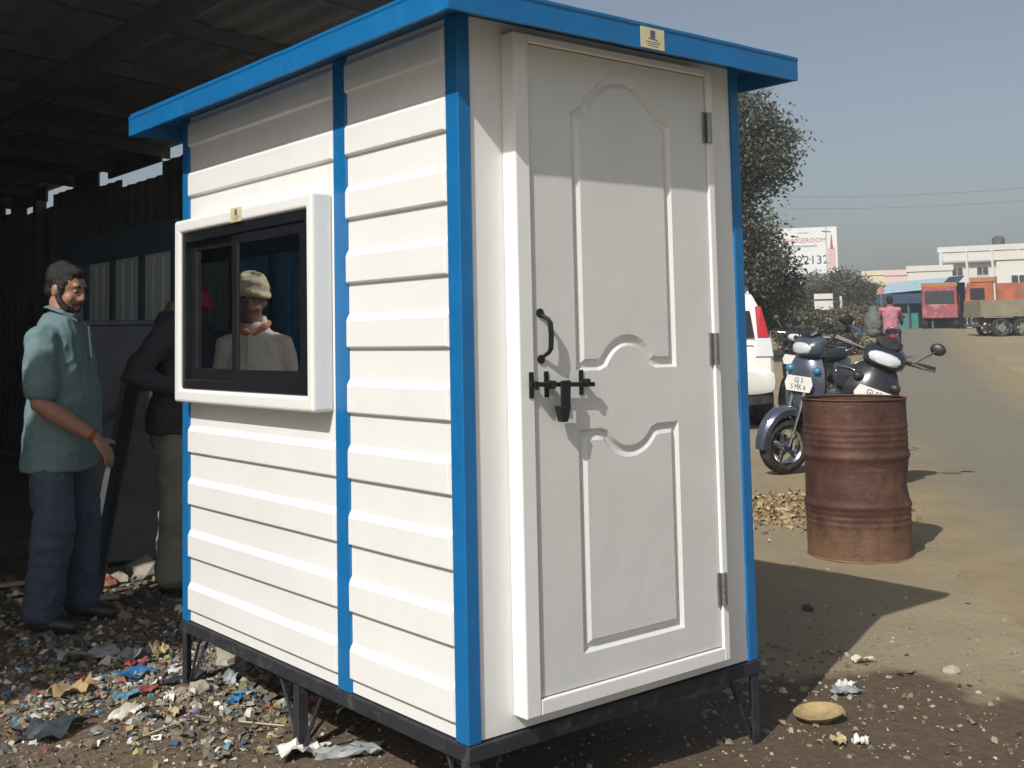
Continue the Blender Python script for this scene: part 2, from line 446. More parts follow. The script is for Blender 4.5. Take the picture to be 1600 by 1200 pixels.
def sticker(parent, O, ux, uz, out, w, h):
    O, ux, uz, out = map(Vector, (O, ux, uz, out))
    def q(x0, x1, z0, z1, d):
        a = MB(); lo = [O + ux * x + uz * z for x, z in ((x0, z0), (x1, z0), (x1, z1), (x0, z1))]
        a.hexa(lo, [p_ + out * d for p_ in lo]); return a
    s = obj('sticker', q(-w / 2, w / 2, -h / 2, h / 2, .0012), STICK, parent, recalc=True)
    e = q(-w * .1, w * .1, h * .02, h * .38, .0019)
    lo = [O + ux * x * w + uz * z * h for x, z in ((-.18, .0), (.2, -.02), (.22, -.07), (-.16, -.05))]; e.hexa(lo, [p_ + out * .0019 for p_ in lo])
    for k in range(3):
        lo = [O + ux * x * w + uz * z * h for x, z in ((-.3 + .05 * k, -.16 - .1 * k), (.32 - .04 * k, -.16 - .1 * k), (.32 - .04 * k, -.19 - .1 * k), (-.3 + .05 * k, -.19 - .1 * k))]
        e.hexa(lo, [p_ + out * .0017 for p_ in lo])
    obj('emblem', e, STICKD, s, recalc=True)
sticker(win, (-.0685, 1.208, 1.518), (0, -1, 0), (0, 0, 1), (-1, 0, 0), .085, .05)
sticker(roof, (.580, ry0 - .0005, 1.936), (1, 0, 0), (0, 0, 1), (0, -1, 0), .10, .062)
# door surround
m = MB(); m.box(.160, .2135, -.05, .0075, .045, 1.93)
for x0, x1, z0, z1 in ((.160, .2135, .045, 1.925), (.975, 1.004, .045, 1.925)):
    cb('door_jamb', MB().box(x0, x1, -.05, .0075, z0, z1), WHITE, .004, seg=2)
cb('door_sill', MB().box(.2137, .9748, -.05, .0075, .045, .0875), WHITE, .004, seg=2)
cb('door_head', MB().box(.2137, .9748, -.05, .0075, 1.901, 1.925), WHITE, .004, seg=2)
cb('door_rebate', MB().box(.2137, .9748, -.012, .0075, .0877, 1.9008), DARKIN)
# moulded door leaf
def arc(p0, c, p1, n):
    return [(p0[0] * (1 - t) ** 2 + 2 * c[0] * t * (1 - t) + p1[0] * t * t, p0[1] * (1 - t) ** 2 + 2 * c[1] * t * (1 - t) + p1[1] * t * t) for t in [i / n for i in range(n + 1)]]
cxm = .591
up = [(.392, .982), (.470, .982)] + arc((.492, .99), (.53, 1.05), (cxm, 1.052), 6)[0:] + arc((cxm, 1.052), (.652, 1.05), (.690, .99), 6)[1:] + [(.712, .982), (.790, .982)]
up += [(.790, 1.712), (.765, 1.728), (.752, 1.735), (.742, 1.756), (.722, 1.772)] + arc((.705, 1.785), (.66, 1.838), (cxm, 1.838), 6) + arc((cxm, 1.838), (.522, 1.838), (.477, 1.785), 6)[1:]
up += [(.460, 1.772), (.440, 1.756), (.430, 1.735), (.417, 1.728), (.392, 1.712)]
lowp = [(.394, .190), (.790, .190), (.790, .790), (.712, .790)] + arc((.690, .783), (.652, .733), (cxm, .731), 6) + arc((cxm, .731), (.53, .733), (.492, .783), 6)[1:] + [(.470, .790), (.394, .790)]
def offs(pl, d):
    n = len(pl); out = []
    for i in range(n):
        a, b_, c = Vector(pl[i - 1]), Vector(pl[i]), Vector(pl[(i + 1) % n])
        e1 = (b_ - a).normalized(); e2 = (c - b_).normalized()
        n1 = Vector((e1.y, -e1.x)); n2 = Vector((e2.y, -e2.x)); nn = (n1 + n2).normalized()
        k = d / max(.5, nn.dot(n1)); out.append(b_ + nn * k)
    return out
yd = -.041
bm = bmesh.new()
dx0, dx1, dz0, dz1 = .2172, .9715, .0915, 1.8975
def loopv(pl, y): return [bm.verts.new((p_[0], y, p_[1])) for p_ in pl]
def edges(vl): return [bm.edges.new((vl[i], vl[(i + 1) % len(vl)])) for i in range(len(vl))]
rect = loopv([(dx0, dz0), (dx1, dz0), (dx1, dz1), (dx0, dz1)], yd); eo = edges(rect)
for pl in (up, lowp):
    O_ = loopv(offs(pl, .013), yd); O2 = loopv(offs(pl, .004), yd + .011); M2 = loopv(offs(pl, -.006), yd + .011); I_ = loopv(offs(pl, -.021), yd + .001)
    eo += edges(O_); n_ = len(pl)
    for A_, B_ in ((O_, O2), (O2, M2), (M2, I_)):
        for i in range(n_):
            j = (i + 1) % n_; bm.faces.new((A_[i], A_[j], B_[j], B_[i]))
    bmesh.ops.triangle_fill(bm, use_beauty=True, edges=[bm.edges.get((I_[i], I_[(i + 1) % n_])) for i in range(n_)])
bmesh.ops.triangle_fill(bm, use_beauty=True, edges=eo)
back = loopv([(dx0, dz0), (dx1, dz0), (dx1, dz1), (dx0, dz1)], -.0125)
for i in range(4):
    j = (i + 1) % 4; bm.faces.new((rect[j], rect[i], back[i], back[j]))
bm.faces.new(back)
bmesh.ops.recalc_face_normals(bm, faces=bm.faces)
dm = bpy.data.meshes.new('door'); bm.to_mesh(dm); bm.free()
door = cb('door', dm, DOORW)
# hinges
for z in (1.733, 1.021, .268):
    h = MB(); h.box(.958, .9735, -.0475, -.0413, z - .05, z + .05); h.box(.9735, .990, -.0565, -.0503, z - .05, z + .05)
    for k in range(5):
        h.lathe([(.006, z - .05 + k * .02 + .001), (.006, z - .05 + k * .02 + .019)], 10, Matrix.Translation((.9735, -.056, 0)), caps=True)
    cb('hinge', h, STEEL, parent=door)
# pull handle
h = MB()
h.tube([(.243, -.0415, 1.134), (.246, -.046, 1.130), (.257, -.062, 1.118), (.260, -.067, 1.108), (.261, -.069, 1.072), (.260, -.067, 1.036), (.257, -.062, 1.026), (.248, -.046, 1.013), (.246, -.0415, 1.009)], [.006, .005, .006, .0075, .008, .0075, .006, .005, .006], 8)
for z in (1.136, 1.007):
    h.lathe([(.013, 0), (.013, .004), (.004, .007)], 12, Matrix.Translation((.244, -.0412, z)) @ Matrix.Rotation(R(90), 4, 'X'), caps=True)
cb('pull_handle', h, BLACKM, parent=door, smooth='auto')
# sliding bolt: rod, three brackets, hanging hasp
bz = .937
bolt = cb('sliding_bolt', MB().tube([(.186, -.064, bz + .003), (.424, -.064, bz - .006)], .0070, 10), BLACKM, parent=door, smooth='auto')
for x in (.199, .262, .395):
    y_ = -.0505 if x < .21 else -.0415
    h = MB(); h.box(x - .009, x + .009, y_ - .003, y_ + .0002, bz - .036, bz + .036); h.box(x - .007, x + .007, -.076, y_ - .003, bz - .012, bz + .011)
    obj('bracket', h, BLACKM, bolt, .002)
h = MB()
h.hexa([(.283, -.082, bz - .066), (.318, -.082, bz - .066), (.318, -.0735, bz - .066), (.283, -.0735, bz - .066)], [(.284, -.082, bz + .010), (.322, -.082, bz + .010), (.322, -.0735, bz + .010), (.284, -.0735, bz + .010)])
h.hexa([(.284, -.086, bz - .105), (.304, -.086, bz - .105), (.304, -.060, bz - .105), (.284, -.060, bz - .105)], [(.272, -.086, bz - .060), (.318, -.086, bz - .060), (.318, -.060, bz - .060), (.272, -.060, bz - .060)])
obj('hasp', h, BLACKM, bolt, .003)
# base frame and legs
cb('base_frame', MB().box(-.004, W + .004, -.004, .046, -.044, -.001).box(-.004, W + .004, L - .046, L + .004, -.044, -.001).box(-.004, .046, .047, L - .047, -.044, -.001).box(W - .046, W + .004, .047, L - .047, -.044, -.001), BASEM, .003)
def leg(x, y, sx, sy):
    g = -B - .03; t = .006; w = .036
    mm = MB().box(*sorted((x, x + sx * w)), *sorted((y, y + sy * t)), g, -.045)
    mm.box(*sorted((x, x + sx * t)), *sorted((y + sy * t, y + sy * w)), g, -.045)
    o = cb('leg', mm, BASEM, .001)
    def rod(p0, p1): obj('brace', MB().tube([p0, p1], .0065, 6), BASEM, o)
    d_ = .125
    if sy != 0 and 0.1 < y < L - .1:
        rod((x + .02, y - d_, -.042), (x + .02, y + .004, -B + .01)); rod((x + .02, y + d_ + .04, -.042), (x + .02, y + .03, -B + .01))
    else:
        rod((x + sx * .02, y + sy * d_, -.042), (x + sx * .02, y + sy * .02, -B + .01)); rod((x + sx * d_, y + sy * .02, -.042), (x + sx * .02, y + sy * .02, -B + .01))
for a in ((0, 0, 1, 1), (W, 0, -1, 1), (0, L, 1, -1), (W, L, -1, -1), (.004, .915, 1, 1), (W - .004, .915, -1, 1)): leg(*a)

# ------------------------------------------------------------------ the dark open shed behind
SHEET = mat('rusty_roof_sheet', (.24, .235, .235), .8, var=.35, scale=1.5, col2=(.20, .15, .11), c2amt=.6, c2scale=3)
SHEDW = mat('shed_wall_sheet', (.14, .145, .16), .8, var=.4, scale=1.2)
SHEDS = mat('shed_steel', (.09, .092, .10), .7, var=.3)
shed = thing('open_shed', 'dark open-fronted shed with corrugated sheet roof behind the cabin', 'shed', (-3, 8, 0))
def sh(name, mb, m, **k):
    o = obj(name, mb, m, shed, **k); o.location = (3, -8, 0); return o
XR = 2.35
def zr(x): return 3.15 + .1 * (XR - x)
def eave(x): return .7 + .294 * (x + 4.2)
def corr(xa, xb, ya, yb, amp=.018, pitch=.2):
    n = max(2, int(round((xb - xa) / pitch * 4))); rows = []
    for i in range(n + 1):
        x = xa + (xb - xa) * i / n; z = zr(x) + amp * (0, 1, 1, 0)[i % 4]
        rows.append(((x, max(ya, eave(x)) if ya < 5 and yb > 5 else ya(x) if callable(ya) else ya, z), (x, yb, z)))
    v = []; f = []
    for a, b_ in rows: v += [a, b_]
    for i in range(n): f.append((2 * i, 2 * i + 2, 2 * i + 3, 2 * i + 1))
    return MB().add(v, f)
def roofsheet(xa, xb, ya, yb):
    amp = .018; n = max(2, int(round((xb - xa) / .05))); v = []; f = []
    for i in range(n + 1):
        x = xa + (xb - xa) * i / n; z = zr(x) + amp * (0, 1, 1, 0)[i % 4]
        v += [(x, ya(x), z), (x, yb(x), z), (x, ya(x), z + .002), (x, yb(x), z + .002)]
    for i in range(n):
        a = 4 * i; b_ = a + 4
        f += [(a, a + 1, b_ + 1, b_), (a + 2, b_ + 2, b_ + 3, a + 3), (a, b_, b_ + 2, a + 2), (a + 1, a + 3, b_ + 3, b_ + 1)]
    f += [(0, 2, 3, 1), (4 * n, 4 * n + 1, 4 * n + 3, 4 * n + 2)]
    return MB().add(v, f)
edgesx = [-11, -9.8, -8.6, -7.4, -6.2, -5.2, -3.95, -1.95, -1.0, -.05, 1.15, XR]
for i in range(len(edgesx) - 1):
    a, b_ = edgesx[i], edgesx[i + 1]
    if a == -3.95:          # slot added in the unseen roof part to let sun onto the men
        sh('roof_sheet', roofsheet(a, b_, eave, lambda x: 1.98), SHEET)
        sh('roof_sheet', roofsheet(a, b_, lambda x: 2.50, lambda x: 18.2), SHEET)
    else:
        sh('roof_sheet', roofsheet(a, b_, eave, lambda x: 18.2), SHEET)
for k in range(13):
    y = 2.75 + 1.2 * k
    x_end = XR if y > eave(XR) else -4.2 + (y - .7) / .294
    mm = MB(); 
    mm.hexa([(-11, y - .025, zr(-11) - .10), (x_end, y - .025, zr(x_end) - .10), (x_end, y + .025, zr(x_end) - .10), (-11, y + .025, zr(-11) - .10)],
            [(-11, y - .025, zr(-11) - .003), (x_end, y - .025, zr(x_end) - .003), (x_end, y + .025, zr(x_end) - .003), (-11, y + .025, zr(-11) - .003)])
    sh('purlin', mm, SHEDS)
for x in (-10.6, -7.0, -4.6, -1.6, .6):
    y0 = eave(x) + .15
    sh('rafter', MB().box(x - .03, x + .03, y0, 18.1, zr(x) - .26, zr(x) - .105), SHEDS)
for x, y in ((-10.6, 6), (-7.0, 18.0), (-10.6, 18.0), (-4.6, 18.0), (-1.6, 18.0), (2.22, 5.2), (2.22, 11), (2.22, 17.9)):
    sh('post', MB().box(x - .06, x + .06, y - .06, y + .06, 0, zr(x) - .15), SHEDS)
def wallsheet(p0, p1, z0, z1, amp=.02):
    p0, p1 = Vector(p0), Vector(p1); d_ = p1 - p0; n = max(4, int(d_.length / .06)); nn = Vector((-d_.y, d_.x)).normalized(); v = []; f = []
    for i in range(n + 1):
        q = p0 + d_ * (i / n) + nn * (amp * (0, 1, 1, 0)[i % 4])
        for o_ in (0, .003):
            v += [(q.x + nn.x * o_, q.y + nn.y * o_, z0), (q.x + nn.x * o_, q.y + nn.y * o_, z1)]
    for i in range(n):
        a = 4 * i; b_ = a + 4
        f += [(a, b_, b_ + 1, a + 1), (a + 2, a + 3, b_ + 3, b_ + 2), (a + 1, b_ + 1, b_ + 3, a + 3)]
    return MB().add(v, f)
# side wall with daylight gaps under the roof: sheets of uneven height
y = 4.4; rs = random.Random(5)
hts = [2.98, 2.95, 3.02, 2.90, 2.98, 3.06, 2.93, 3.01, 3.05, 2.97, 3.08, 3.0, 3.08, 3.03]
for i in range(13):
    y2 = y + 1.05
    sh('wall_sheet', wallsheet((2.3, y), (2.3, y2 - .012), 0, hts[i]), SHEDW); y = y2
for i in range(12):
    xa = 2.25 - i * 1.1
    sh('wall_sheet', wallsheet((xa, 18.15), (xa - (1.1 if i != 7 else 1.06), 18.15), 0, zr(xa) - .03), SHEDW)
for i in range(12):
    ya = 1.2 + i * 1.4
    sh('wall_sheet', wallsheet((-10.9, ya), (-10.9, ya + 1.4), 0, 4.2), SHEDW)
# packing boards blocking parts of the daylight gap
for ya, yb, z0, z1 in ((5.0, 5.9, 2.95, 3.16), (6.25, 6.4, 2.9, 3.16), (7.55, 8.9, 3.02, 3.16), (9.2, 9.9, 2.9, 3.17), (10.9, 12.3, 3.0, 3.17), (12.6, 14.5, 2.95, 3.16), (15.3, 18.0, 2.95, 3.17)):
    sh('packing_board', MB().box(2.26, 2.285, ya, yb, z0, z1), SHEDS)

# unfinished cabins standing in the shed
PANELG = mat('grey_panel', (.68, .74, .74), .55, var=.12, scale=3, stretch=(1, 6, .3))
BLUED = mat('blue_frame', (.06, .11, .17), .5, var=.2)
def shed_cabin(x0, x1, y0, y1, h, label, nb, wallm, framem=BLUED, face=-1):
    t = thing('unfinished_cabin', label, 'cabin', (x0, y0, 0), group='unfinished cabins in the shed')
    dx, dy = x1 - x0, y1 - y0
    fx = 0 if face < 0 else dx
    obj('core', MB().box(.03, dx - .03, .03, dy - .03, .12, h - .04), DARKIN, t)
    for i in range(nb):
        a, b_ = dy * i / nb + .035, dy * (i + 1) / nb - .035
        mm = MB()
        n = 6
        for k in range(n):
            ya, yb = a + (b_ - a) * k / n, a + (b_ - a) * (k + 1) / n - .012
            xx = sorted((fx - face * .003 if k % 2 else fx + face * .004, fx - face * .025))
            mm.box(xx[0], xx[1], ya, yb, .15, h - .22)
        obj('wall_panel', mm, wallm, t)
    for i in range(nb + 1):
        yy = dy * i / nb
        xx = sorted((fx + face * .018, fx - face * .03))
        obj('frame_post', MB().box(xx[0], xx[1], yy - .03, yy + .03, 0, h), framem, t)
    xx = sorted((fx + face * .02, fx - face * .03))
    obj('top_rail', MB().box(xx[0], xx[1], -.05, dy + .05, h - .19, h + .01), framem, t)
    obj('bottom_rail', MB().box(xx[0], xx[1], -.03, dy + .03, .05, .14), framem, t)
    for yy in (-.012, dy + .012):
        obj('end_wall', MB().box(.01, dx - .01, *sorted((yy, yy * -.5)), .12, h - .03), wallm, t)
    return t
shed_cabin(1.2, 2.15, 4.72, 6.98, 2.15, 'blue framed grey cabin in the dark shed behind the two men', 4, PANELG)
BLUES = mat('blue_sheet', (.13, .36, .62), .4, var=.2)
shed_cabin(-3.5, -2.35, 3.9, 6.1, 2.2, 'blue walled cabin mirrored in the right window pane', 3, BLUES, BLUED, 1)
shed_cabin(-4.1, -2.9, 6.5, 9.6, 2.3, 'pale panelled cabin mirrored in the left window pane', 4, PANELG, SHEDS, 1)

# steel frame with a sheet leaning, propped behind the men
DSHEET = mat('dark_steel_sheet', (.10, .11, .12), .5, metal=.2, var=.3, scale=3)
lean = thing('steel_gate', 'dark grey sheeted steel gate leaning behind the man in dark shirt', 'gate', (.72, 4.05, 0), R(-18), tilt=(R(-8), 0))
obj('sheet', MB().box(-.42, .42, .0, .004, .08, 1.46), DSHEET, lean)
for a in ((-.45, -.42, 0, 1.49), (.42, .45, 0, 1.49)): obj('upright', MB().box(a[0], a[1], -.02, .02, a[2], a[3]), DSHEET, lean, .003)
for a in ((0, .04), (1.46, 1.49)): obj('rail', MB().box(-.419, .419, -.02, .02, a[0], a[1]), DSHEET, lean, .003)
obj('diagonal', MB().tube([(-.40, -.02, .75), (.40, -.02, 1.42)], .014, 6), SHEDS, lean)
chan = thing('leaning_steel_channel', 'grey folded steel channel leaning between the two men', 'steel channel', (.26, 3.62, 0), R(20), tilt=(0, R(13)))
obj('web', MB().box(-.05, .05, 0, .004, 0, 1.22), DSHEET, chan)
for x in (-.05, .046): obj('flange', MB().box(x, x + .004, -.04, -.0005, 0, 1.22), DSHEET, chan)
# work table at the far left
tb = thing('work_table', 'dark steel work table at the left edge in the shed', 'table', (-.02, 5.0, 0))
obj('top', MB().box(-.9, .0, -.35, .35, .86, .90), DSHEET, tb, .003)
for x, y in ((-.87, -.32), (-.03, -.32), (-.87, .32), (-.03, .32)): obj('leg', MB().box(x - .02, x + .02, y - .02, y + .02, 0, .86), SHEDS, tb)

# ------------------------------------------------------------------ rusty drum
def drum_mat():
    m = mat('rusty_drum', (.076, .031, .023), .68, var=.45, scale=5, bump=.25, bscale=45, col2=(.15, .078, .045), c2amt=.8, c2scale=4.5, c2lo=.52, c2hi=.70)
    n = m.node_tree.nodes; l = m.node_tree.links; p = P(m)
    src = p.inputs['Base Color'].links[0].from_socket
    tc = n.new('ShaderNodeTexCoord'); sp = n.new('ShaderNodeSeparateXYZ'); l.new(tc.outputs['Object'], sp.inputs[0])
    def nz(sc, vec=None, det=7):
        t = n.new('ShaderNodeTexNoise'); t.inputs['Scale'].default_value = sc; t.inputs['Detail'].default_value = det; t.inputs['Roughness'].default_value = .7
        l.new(vec or tc.outputs['Object'], t.inputs['Vector']); return t.outputs[0]
    def layer(src, fac, c_):
        x = n.new('ShaderNodeMix'); x.data_type = 'RGBA'; l.new(fac, x.inputs[0]); l.new(src, x.inputs[6]); x.inputs[7].default_value = (*c_, 1); return x.outputs[2]
    def rng(v, a, b_, hi=1.0):
        r_ = n.new('ShaderNodeMapRange'); r_.inputs[1].default_value = a; r_.inputs[2].default_value = b_; r_.inputs[4].default_value = hi; l.new(v, r_.inputs[0]); return r_.outputs[0]
    # bare ochre rust creeping up from the foot and along drips
    a = n.new('ShaderNodeMath'); a.operation = 'MULTIPLY_ADD'; a.inputs[1].default_value = .55; l.new(nz(5.5), a.inputs[0]); 
    ng = n.new('ShaderNodeMath'); ng.operation = 'MULTIPLY'; ng.inputs[1].default_value = -1.0; l.new(sp.outputs[2], ng.inputs[0]); l.new(ng.outputs[0], a.inputs[2])
    out = layer(src, rng(a.outputs[0], .0, .22, .85), (.185, .105, .058))
    mp = n.new('ShaderNodeMapping'); mp.inputs['Scale'].default_value = (14, 14, 1.6); l.new(tc.outputs['Object'], mp.inputs[0])
    out = layer(out, rng(nz(1.0, mp.outputs[0], 4), .56, .72, .6), (.055, .024, .02))
    mp2 = n.new('ShaderNodeMapping'); mp2.inputs['Scale'].default_value = (3, 3, 30); l.new(tc.outputs['Object'], mp2.inputs[0])
    out = layer(out, rng(nz(1.0, mp2.outputs[0], 4), .60, .72, .5), (.20, .12, .075))
    l.new(out, p.inputs['Base Color'])
    return m
RUST = drum_mat()
RUSTB = mat('rusty_drum_foot', (.19, .105, .058), .85, var=.3, scale=7, bump=.25, bscale=40, col2=(.09, .045, .035), c2amt=.7, c2scale=5)
drum = thing('oil_drum', 'dented rusty red-brown oil drum standing open beside the road', 'drum', (4.15, 1.56, gz(4.15, 1.56) - .004))
prof = []
def rad(z):
    r = .298
    for zc, w, a in ((.315, .022, .011), (.60, .022, .011)): r += a * math.exp(-((z - zc) / w) ** 2)
    for zc in (.21, .245, .28, .665, .70, .735, .77): r += .0045 * math.exp(-((z - zc) / .010) ** 2)
    return r
nseg = 72; zs = [.012 + .918 * i / 110 for i in range(111)]
def drum_pt(a, z, inner=0):
    r = rad(z) - inner
    d1 = math.exp(-((z - .44) / .075) ** 2)
    r -= .015 * d1 * math.exp(-((((a - R(-57) + math.pi) % (2 * math.pi)) - math.pi) / .42) ** 2)
    r -= .010 * math.exp(-((z - .50) / .06) ** 2) * math.exp(-((((a - R(-150) + math.pi) % (2 * math.pi)) - math.pi) / .5) ** 2)
    r += .0025 * noise.noise((math.cos(a) * 3, math.sin(a) * 3, z * 6))
    return (r * math.cos(a), r * math.sin(a), z)
body = MB()
body.loft([[drum_pt(2 * math.pi * j / nseg, z) for j in range(nseg)] for z in zs], caps=False)
body.loft([[drum_pt(2 * math.pi * j / nseg, z, .004) for j in range(nseg)] for z in reversed(zs[::4])], caps=False)
obj('body', body, RUST, drum, smooth=True)
obj('base_plate', MB().lathe([(.001, .022), (.288, .02), (.292, .012), (.292, .018)], 72), RUSTB, drum, smooth='auto')
def torus(Rr, r, z, n=72, k=8, M=None): return MB().loft([[((Rr + r * math.cos(2 * math.pi * i / k)) * math.cos(2 * math.pi * j / n), (Rr + r * math.cos(2 * math.pi * i / k)) * math.sin(2 * math.pi * j / n), z + r * math.sin(2 * math.pi * i / k)) for j in range(n)] for i in range(k + 1)], M, caps=False)
obj('rim', torus(.299, .0065, .932), RUST, drum, smooth=True)
obj('rim', torus(.299, .0065, .008), RUSTB, drum, smooth=True)

# ------------------------------------------------------------------ scooters
TYRE = mat('tyre', (.022, .021, .020), .85, var=.25, scale=20, col2=(.12, .10, .075), c2amt=.5, c2scale=18)
CHROME = mat('chrome', (.6, .6, .6), .2, metal=1, var=.1)
BLKPL = mat('black_plastic', (.018, .018, .020), .45, var=.2, col2=(.10, .085, .065), c2amt=.35, c2scale=6)
LENS = mat('lamp_lens', (.62, .64, .66), .12, var=.05, coat=.6)
ORL = mat('indicator_lens', (.55, .22, .05), .2)
PLATE = mat('plate_white', (.75, .74, .68), .4, var=.04)
INK = mat('plate_ink', (.03, .03, .03), .5)
SEATM = mat('seat_vinyl', (.02, .02, .022), .5)
def text_mesh(s, size, extr=.002):
    c = bpy.data.curves.new('txt', 'FONT'); c.body = s; c.size = size; c.extrude = extr; c.align_x = 'CENTER'; c.align_y = 'CENTER'; c.resolution_u = 2
    o = bpy.data.objects.new('txt', c); COL.objects.link(o)
    dg = bpy.context.evaluated_depsgraph_get()
    me = bpy.data.meshes.new_from_object(o.evaluated_get(dg))
    bpy.data.objects.remove(o)
    return me
def frame(O, ux, uy):           # matrix whose local x = ux, y = uy, z = ux x uy
    ux = Vector(ux).normalized(); uy = Vector(uy); uy = (uy - ux * uy.dot(ux)).normalized(); uz = ux.cross(uy)
    return Matrix(((ux.x, uy.x, uz.x, O[0]), (ux.y, uy.y, uz.y, O[1]), (ux.z, uy.z, uz.z, O[2]), (0, 0, 0, 1)))
def wheel(parent, c, r, w, rot=0, name='wheel'):
    M = Matrix.Translation(c) @ Matrix.Rotation(rot, 4, 'Z') @ Matrix.Rotation(R(90), 4, 'X')
    t = MB().lathe([(r * .66, -w * .5), (r * .80, -w * .62), (r * .94, -w * .5), (r, -w * .2), (r, w * .2), (r * .94, w * .5), (r * .80, w * .62), (r * .66, w * .5)], 32, M)
    wo = obj(name, t, TYRE, parent, smooth='auto', recalc=True)
    rim = MB().lathe([(r * .66, -w * .5), (r * .6, -w * .35), (r * .6, w * .35), (r * .66, w * .5)], 32, M)
    for k in range(5):
        a = 2 * math.pi * k / 5
        rim.tube([(r * .12 * math.cos(a), r * .12 * math.sin(a), 0), (r * .62 * math.cos(a), r * .62 * math.sin(a), 0)], w * .22, 6, M)
    rim.lathe([(r * .2, -w * .55), (r * .2, w * .55)], 16, M, caps=True)
    rim.lathe([(r * .42, w * .42), (r * .42, w * .47)], 20, M, caps=True)
    obj('rim', rim, CHROME, wo, smooth='auto')
    return wo
def sect(x, hw, z0, z1, n=14, p=2.6, xc=0):
    out = []
    for j in range(n):
        a = 2 * math.pi * j / n; c_, s_ = math.cos(a), math.sin(a)
        out.append(Vector((x, math.copysign(abs(c_) ** (2 / p), c_) * hw, (z0 + z1) / 2 + math.copysign(abs(s_) ** (2 / p), s_) * (z1 - z0) / 2)))
    return out
def scooter(label, loc, rz, paint, lean=0, steer=0, plate=('GJ 3', '5 MK 6'), accent=None, group='parked two wheelers', name='motor_scooter', sc=1.0, tall=1.0):
    t = thing(name, label, 'scooter', loc, rz, group, tilt=(lean, 0)); t.scale = (sc, sc, sc)
    S = Matrix.Translation((.45, 0, 0)) @ Matrix.Rotation(steer, 4, 'Z') @ Matrix.Translation((-.45, 0, 0))
    def pt(p_): return S @ Vector(p_)
    wheel(t, pt((.64, 0, .245)), .245, .105, steer, 'front_wheel')
    wheel(t, (-.60, 0, .235), .235, .105, 0, 'rear_wheel')
    fk = MB()
    for y in (-.075, .075): fk.tube([pt((.64, y, .245)), pt((.545, y, .50)), pt((.50, y, .64))], [.018, .019, .022], 8)
    obj('fork', fk, CHROME, t, smooth='auto')
    # front fender: arched shell
    rings = []
    for k in range(11):
        a = R(-5 + 150 * k / 10); rr_ = .285 + .012 * math.sin(a)
        cx_, cz_ = .64 + rr_ * math.cos(a), .245 + rr_ * math.sin(a)
        w_ = .075 - .02 * abs(k - 5) / 5
        rings.append([pt((cx_ - d_ * math.cos(a), y, cz_ - d_ * math.sin(a))) for y, d_ in ((-w_, .06), (-w_, .02), (-w_ * .6, 0), (w_ * .6, 0), (w_, .02), (w_, .06), (w_ * .9, .055), (w_ * .5, .012), (-w_ * .5, .012), (-w_ * .9, .055))])
    obj('front_fender', MB().loft(rings), paint, t, smooth='auto', recalc=True)
    # apron: a curved shield
    rings = []
    for z, x, hw, bulge in ((.36, .40, .13, .03), (.46, .425, .175, .055), (.58, .44, .20, .075), (.70, .44, .205, .085), (.80, .43, .185, .085), (.88, .41, .14, .07), (.93, .395, .09, .05)):
        fr = [(x + bulge * (1 - (k / 5) ** 2), hw * k / 5, z) for k in range(-5, 6)]
        bk = [(x - .03 + bulge * .6 * (1 - (k / 5) ** 2), hw * .92 * k / 5, z) for k in range(5, -6, -1)]
        rings.append(fr + bk)
    ap = obj('front_apron', MB().loft(rings), paint, t, smooth='auto', recalc=True)
    for s_ in (-1, 1):
        obj('indicator', MB().ell((.475, s_ * .135, .80), .035, .045, .03, Matrix.Rotation(R(-25 * s_), 3, 'Z')), ORL if accent is None else accent, ap, smooth=True)
    obj('grille', MB().box(.50, .522, -.07, .07, .44, .54), BLKPL, ap, .012)
    # number plate: clipped white board on the apron
    po = [(-.12, -.055), (-.145, 0), (-.12, .055), (.12, .055), (.145, 0), (.12, -.055)]
    Mp = frame((.535, 0, .70), (0, 1, 0), (-.12, 0, 1))
    pl = obj('number_plate', MB().loft([[(x, y, 0) for x, y in po], [(x, y, .006) for x, y in po]], Mp), PLATE, t, recalc=True)
    for k, s_ in enumerate(plate):
        me = text_mesh(s_, .052, .0012); me.transform(Mp @ Matrix.Translation((0, .023 - .048 * k, .0066))); obj('plate_lettering', me, INK, pl)
    # handlebar cowl with headlamp
    rings = []
    for x, hw, z0, z1 in ((.30, .08, .93, 1.02), (.34, .15, .91, 1.05), (.40, .165, .885, 1.055), (.46, .15, .885, 1.03), (.505, .115, .90, 1.0), (.525, .07, .92, .98)):
        rings.append([pt(q) for q in sect(x, hw, z0, z1)])
    cw = obj('handlebar_cowl', MB().loft(rings), paint, t, smooth='auto', recalc=True)
    rings = [[pt(q) for q in sect(x, hw, z0, z1)] for x, hw, z0, z1 in ((.44, .125, .90, 1.015), (.50, .12, .905, 1.00), (.532, .085, .918, .985), (.54, .04, .935, .968))]
    obj('headlamp', MB().loft(rings), LENS, cw, smooth='auto', recalc=True)
    obj('visor', MB().loft([[pt(q) for q in sect(x, hw, z0, z1)] for x, hw, z0, z1 in ((.36, .09, 1.03, 1.075), (.42, .10, 1.03, 1.10), (.46, .07, 1.03, 1.06))]), BLKPL, cw, smooth='auto', recalc=True)
    hb = MB().tube([pt((.28, -.36, 1.00)), pt((.33, -.20, .985)), pt((.36, 0, .97)), pt((.33, .20, .985)), pt((.28, .36, 1.00))], .014, 8)
    hbo = obj('handlebar', hb, BLKPL, t, smooth='auto')
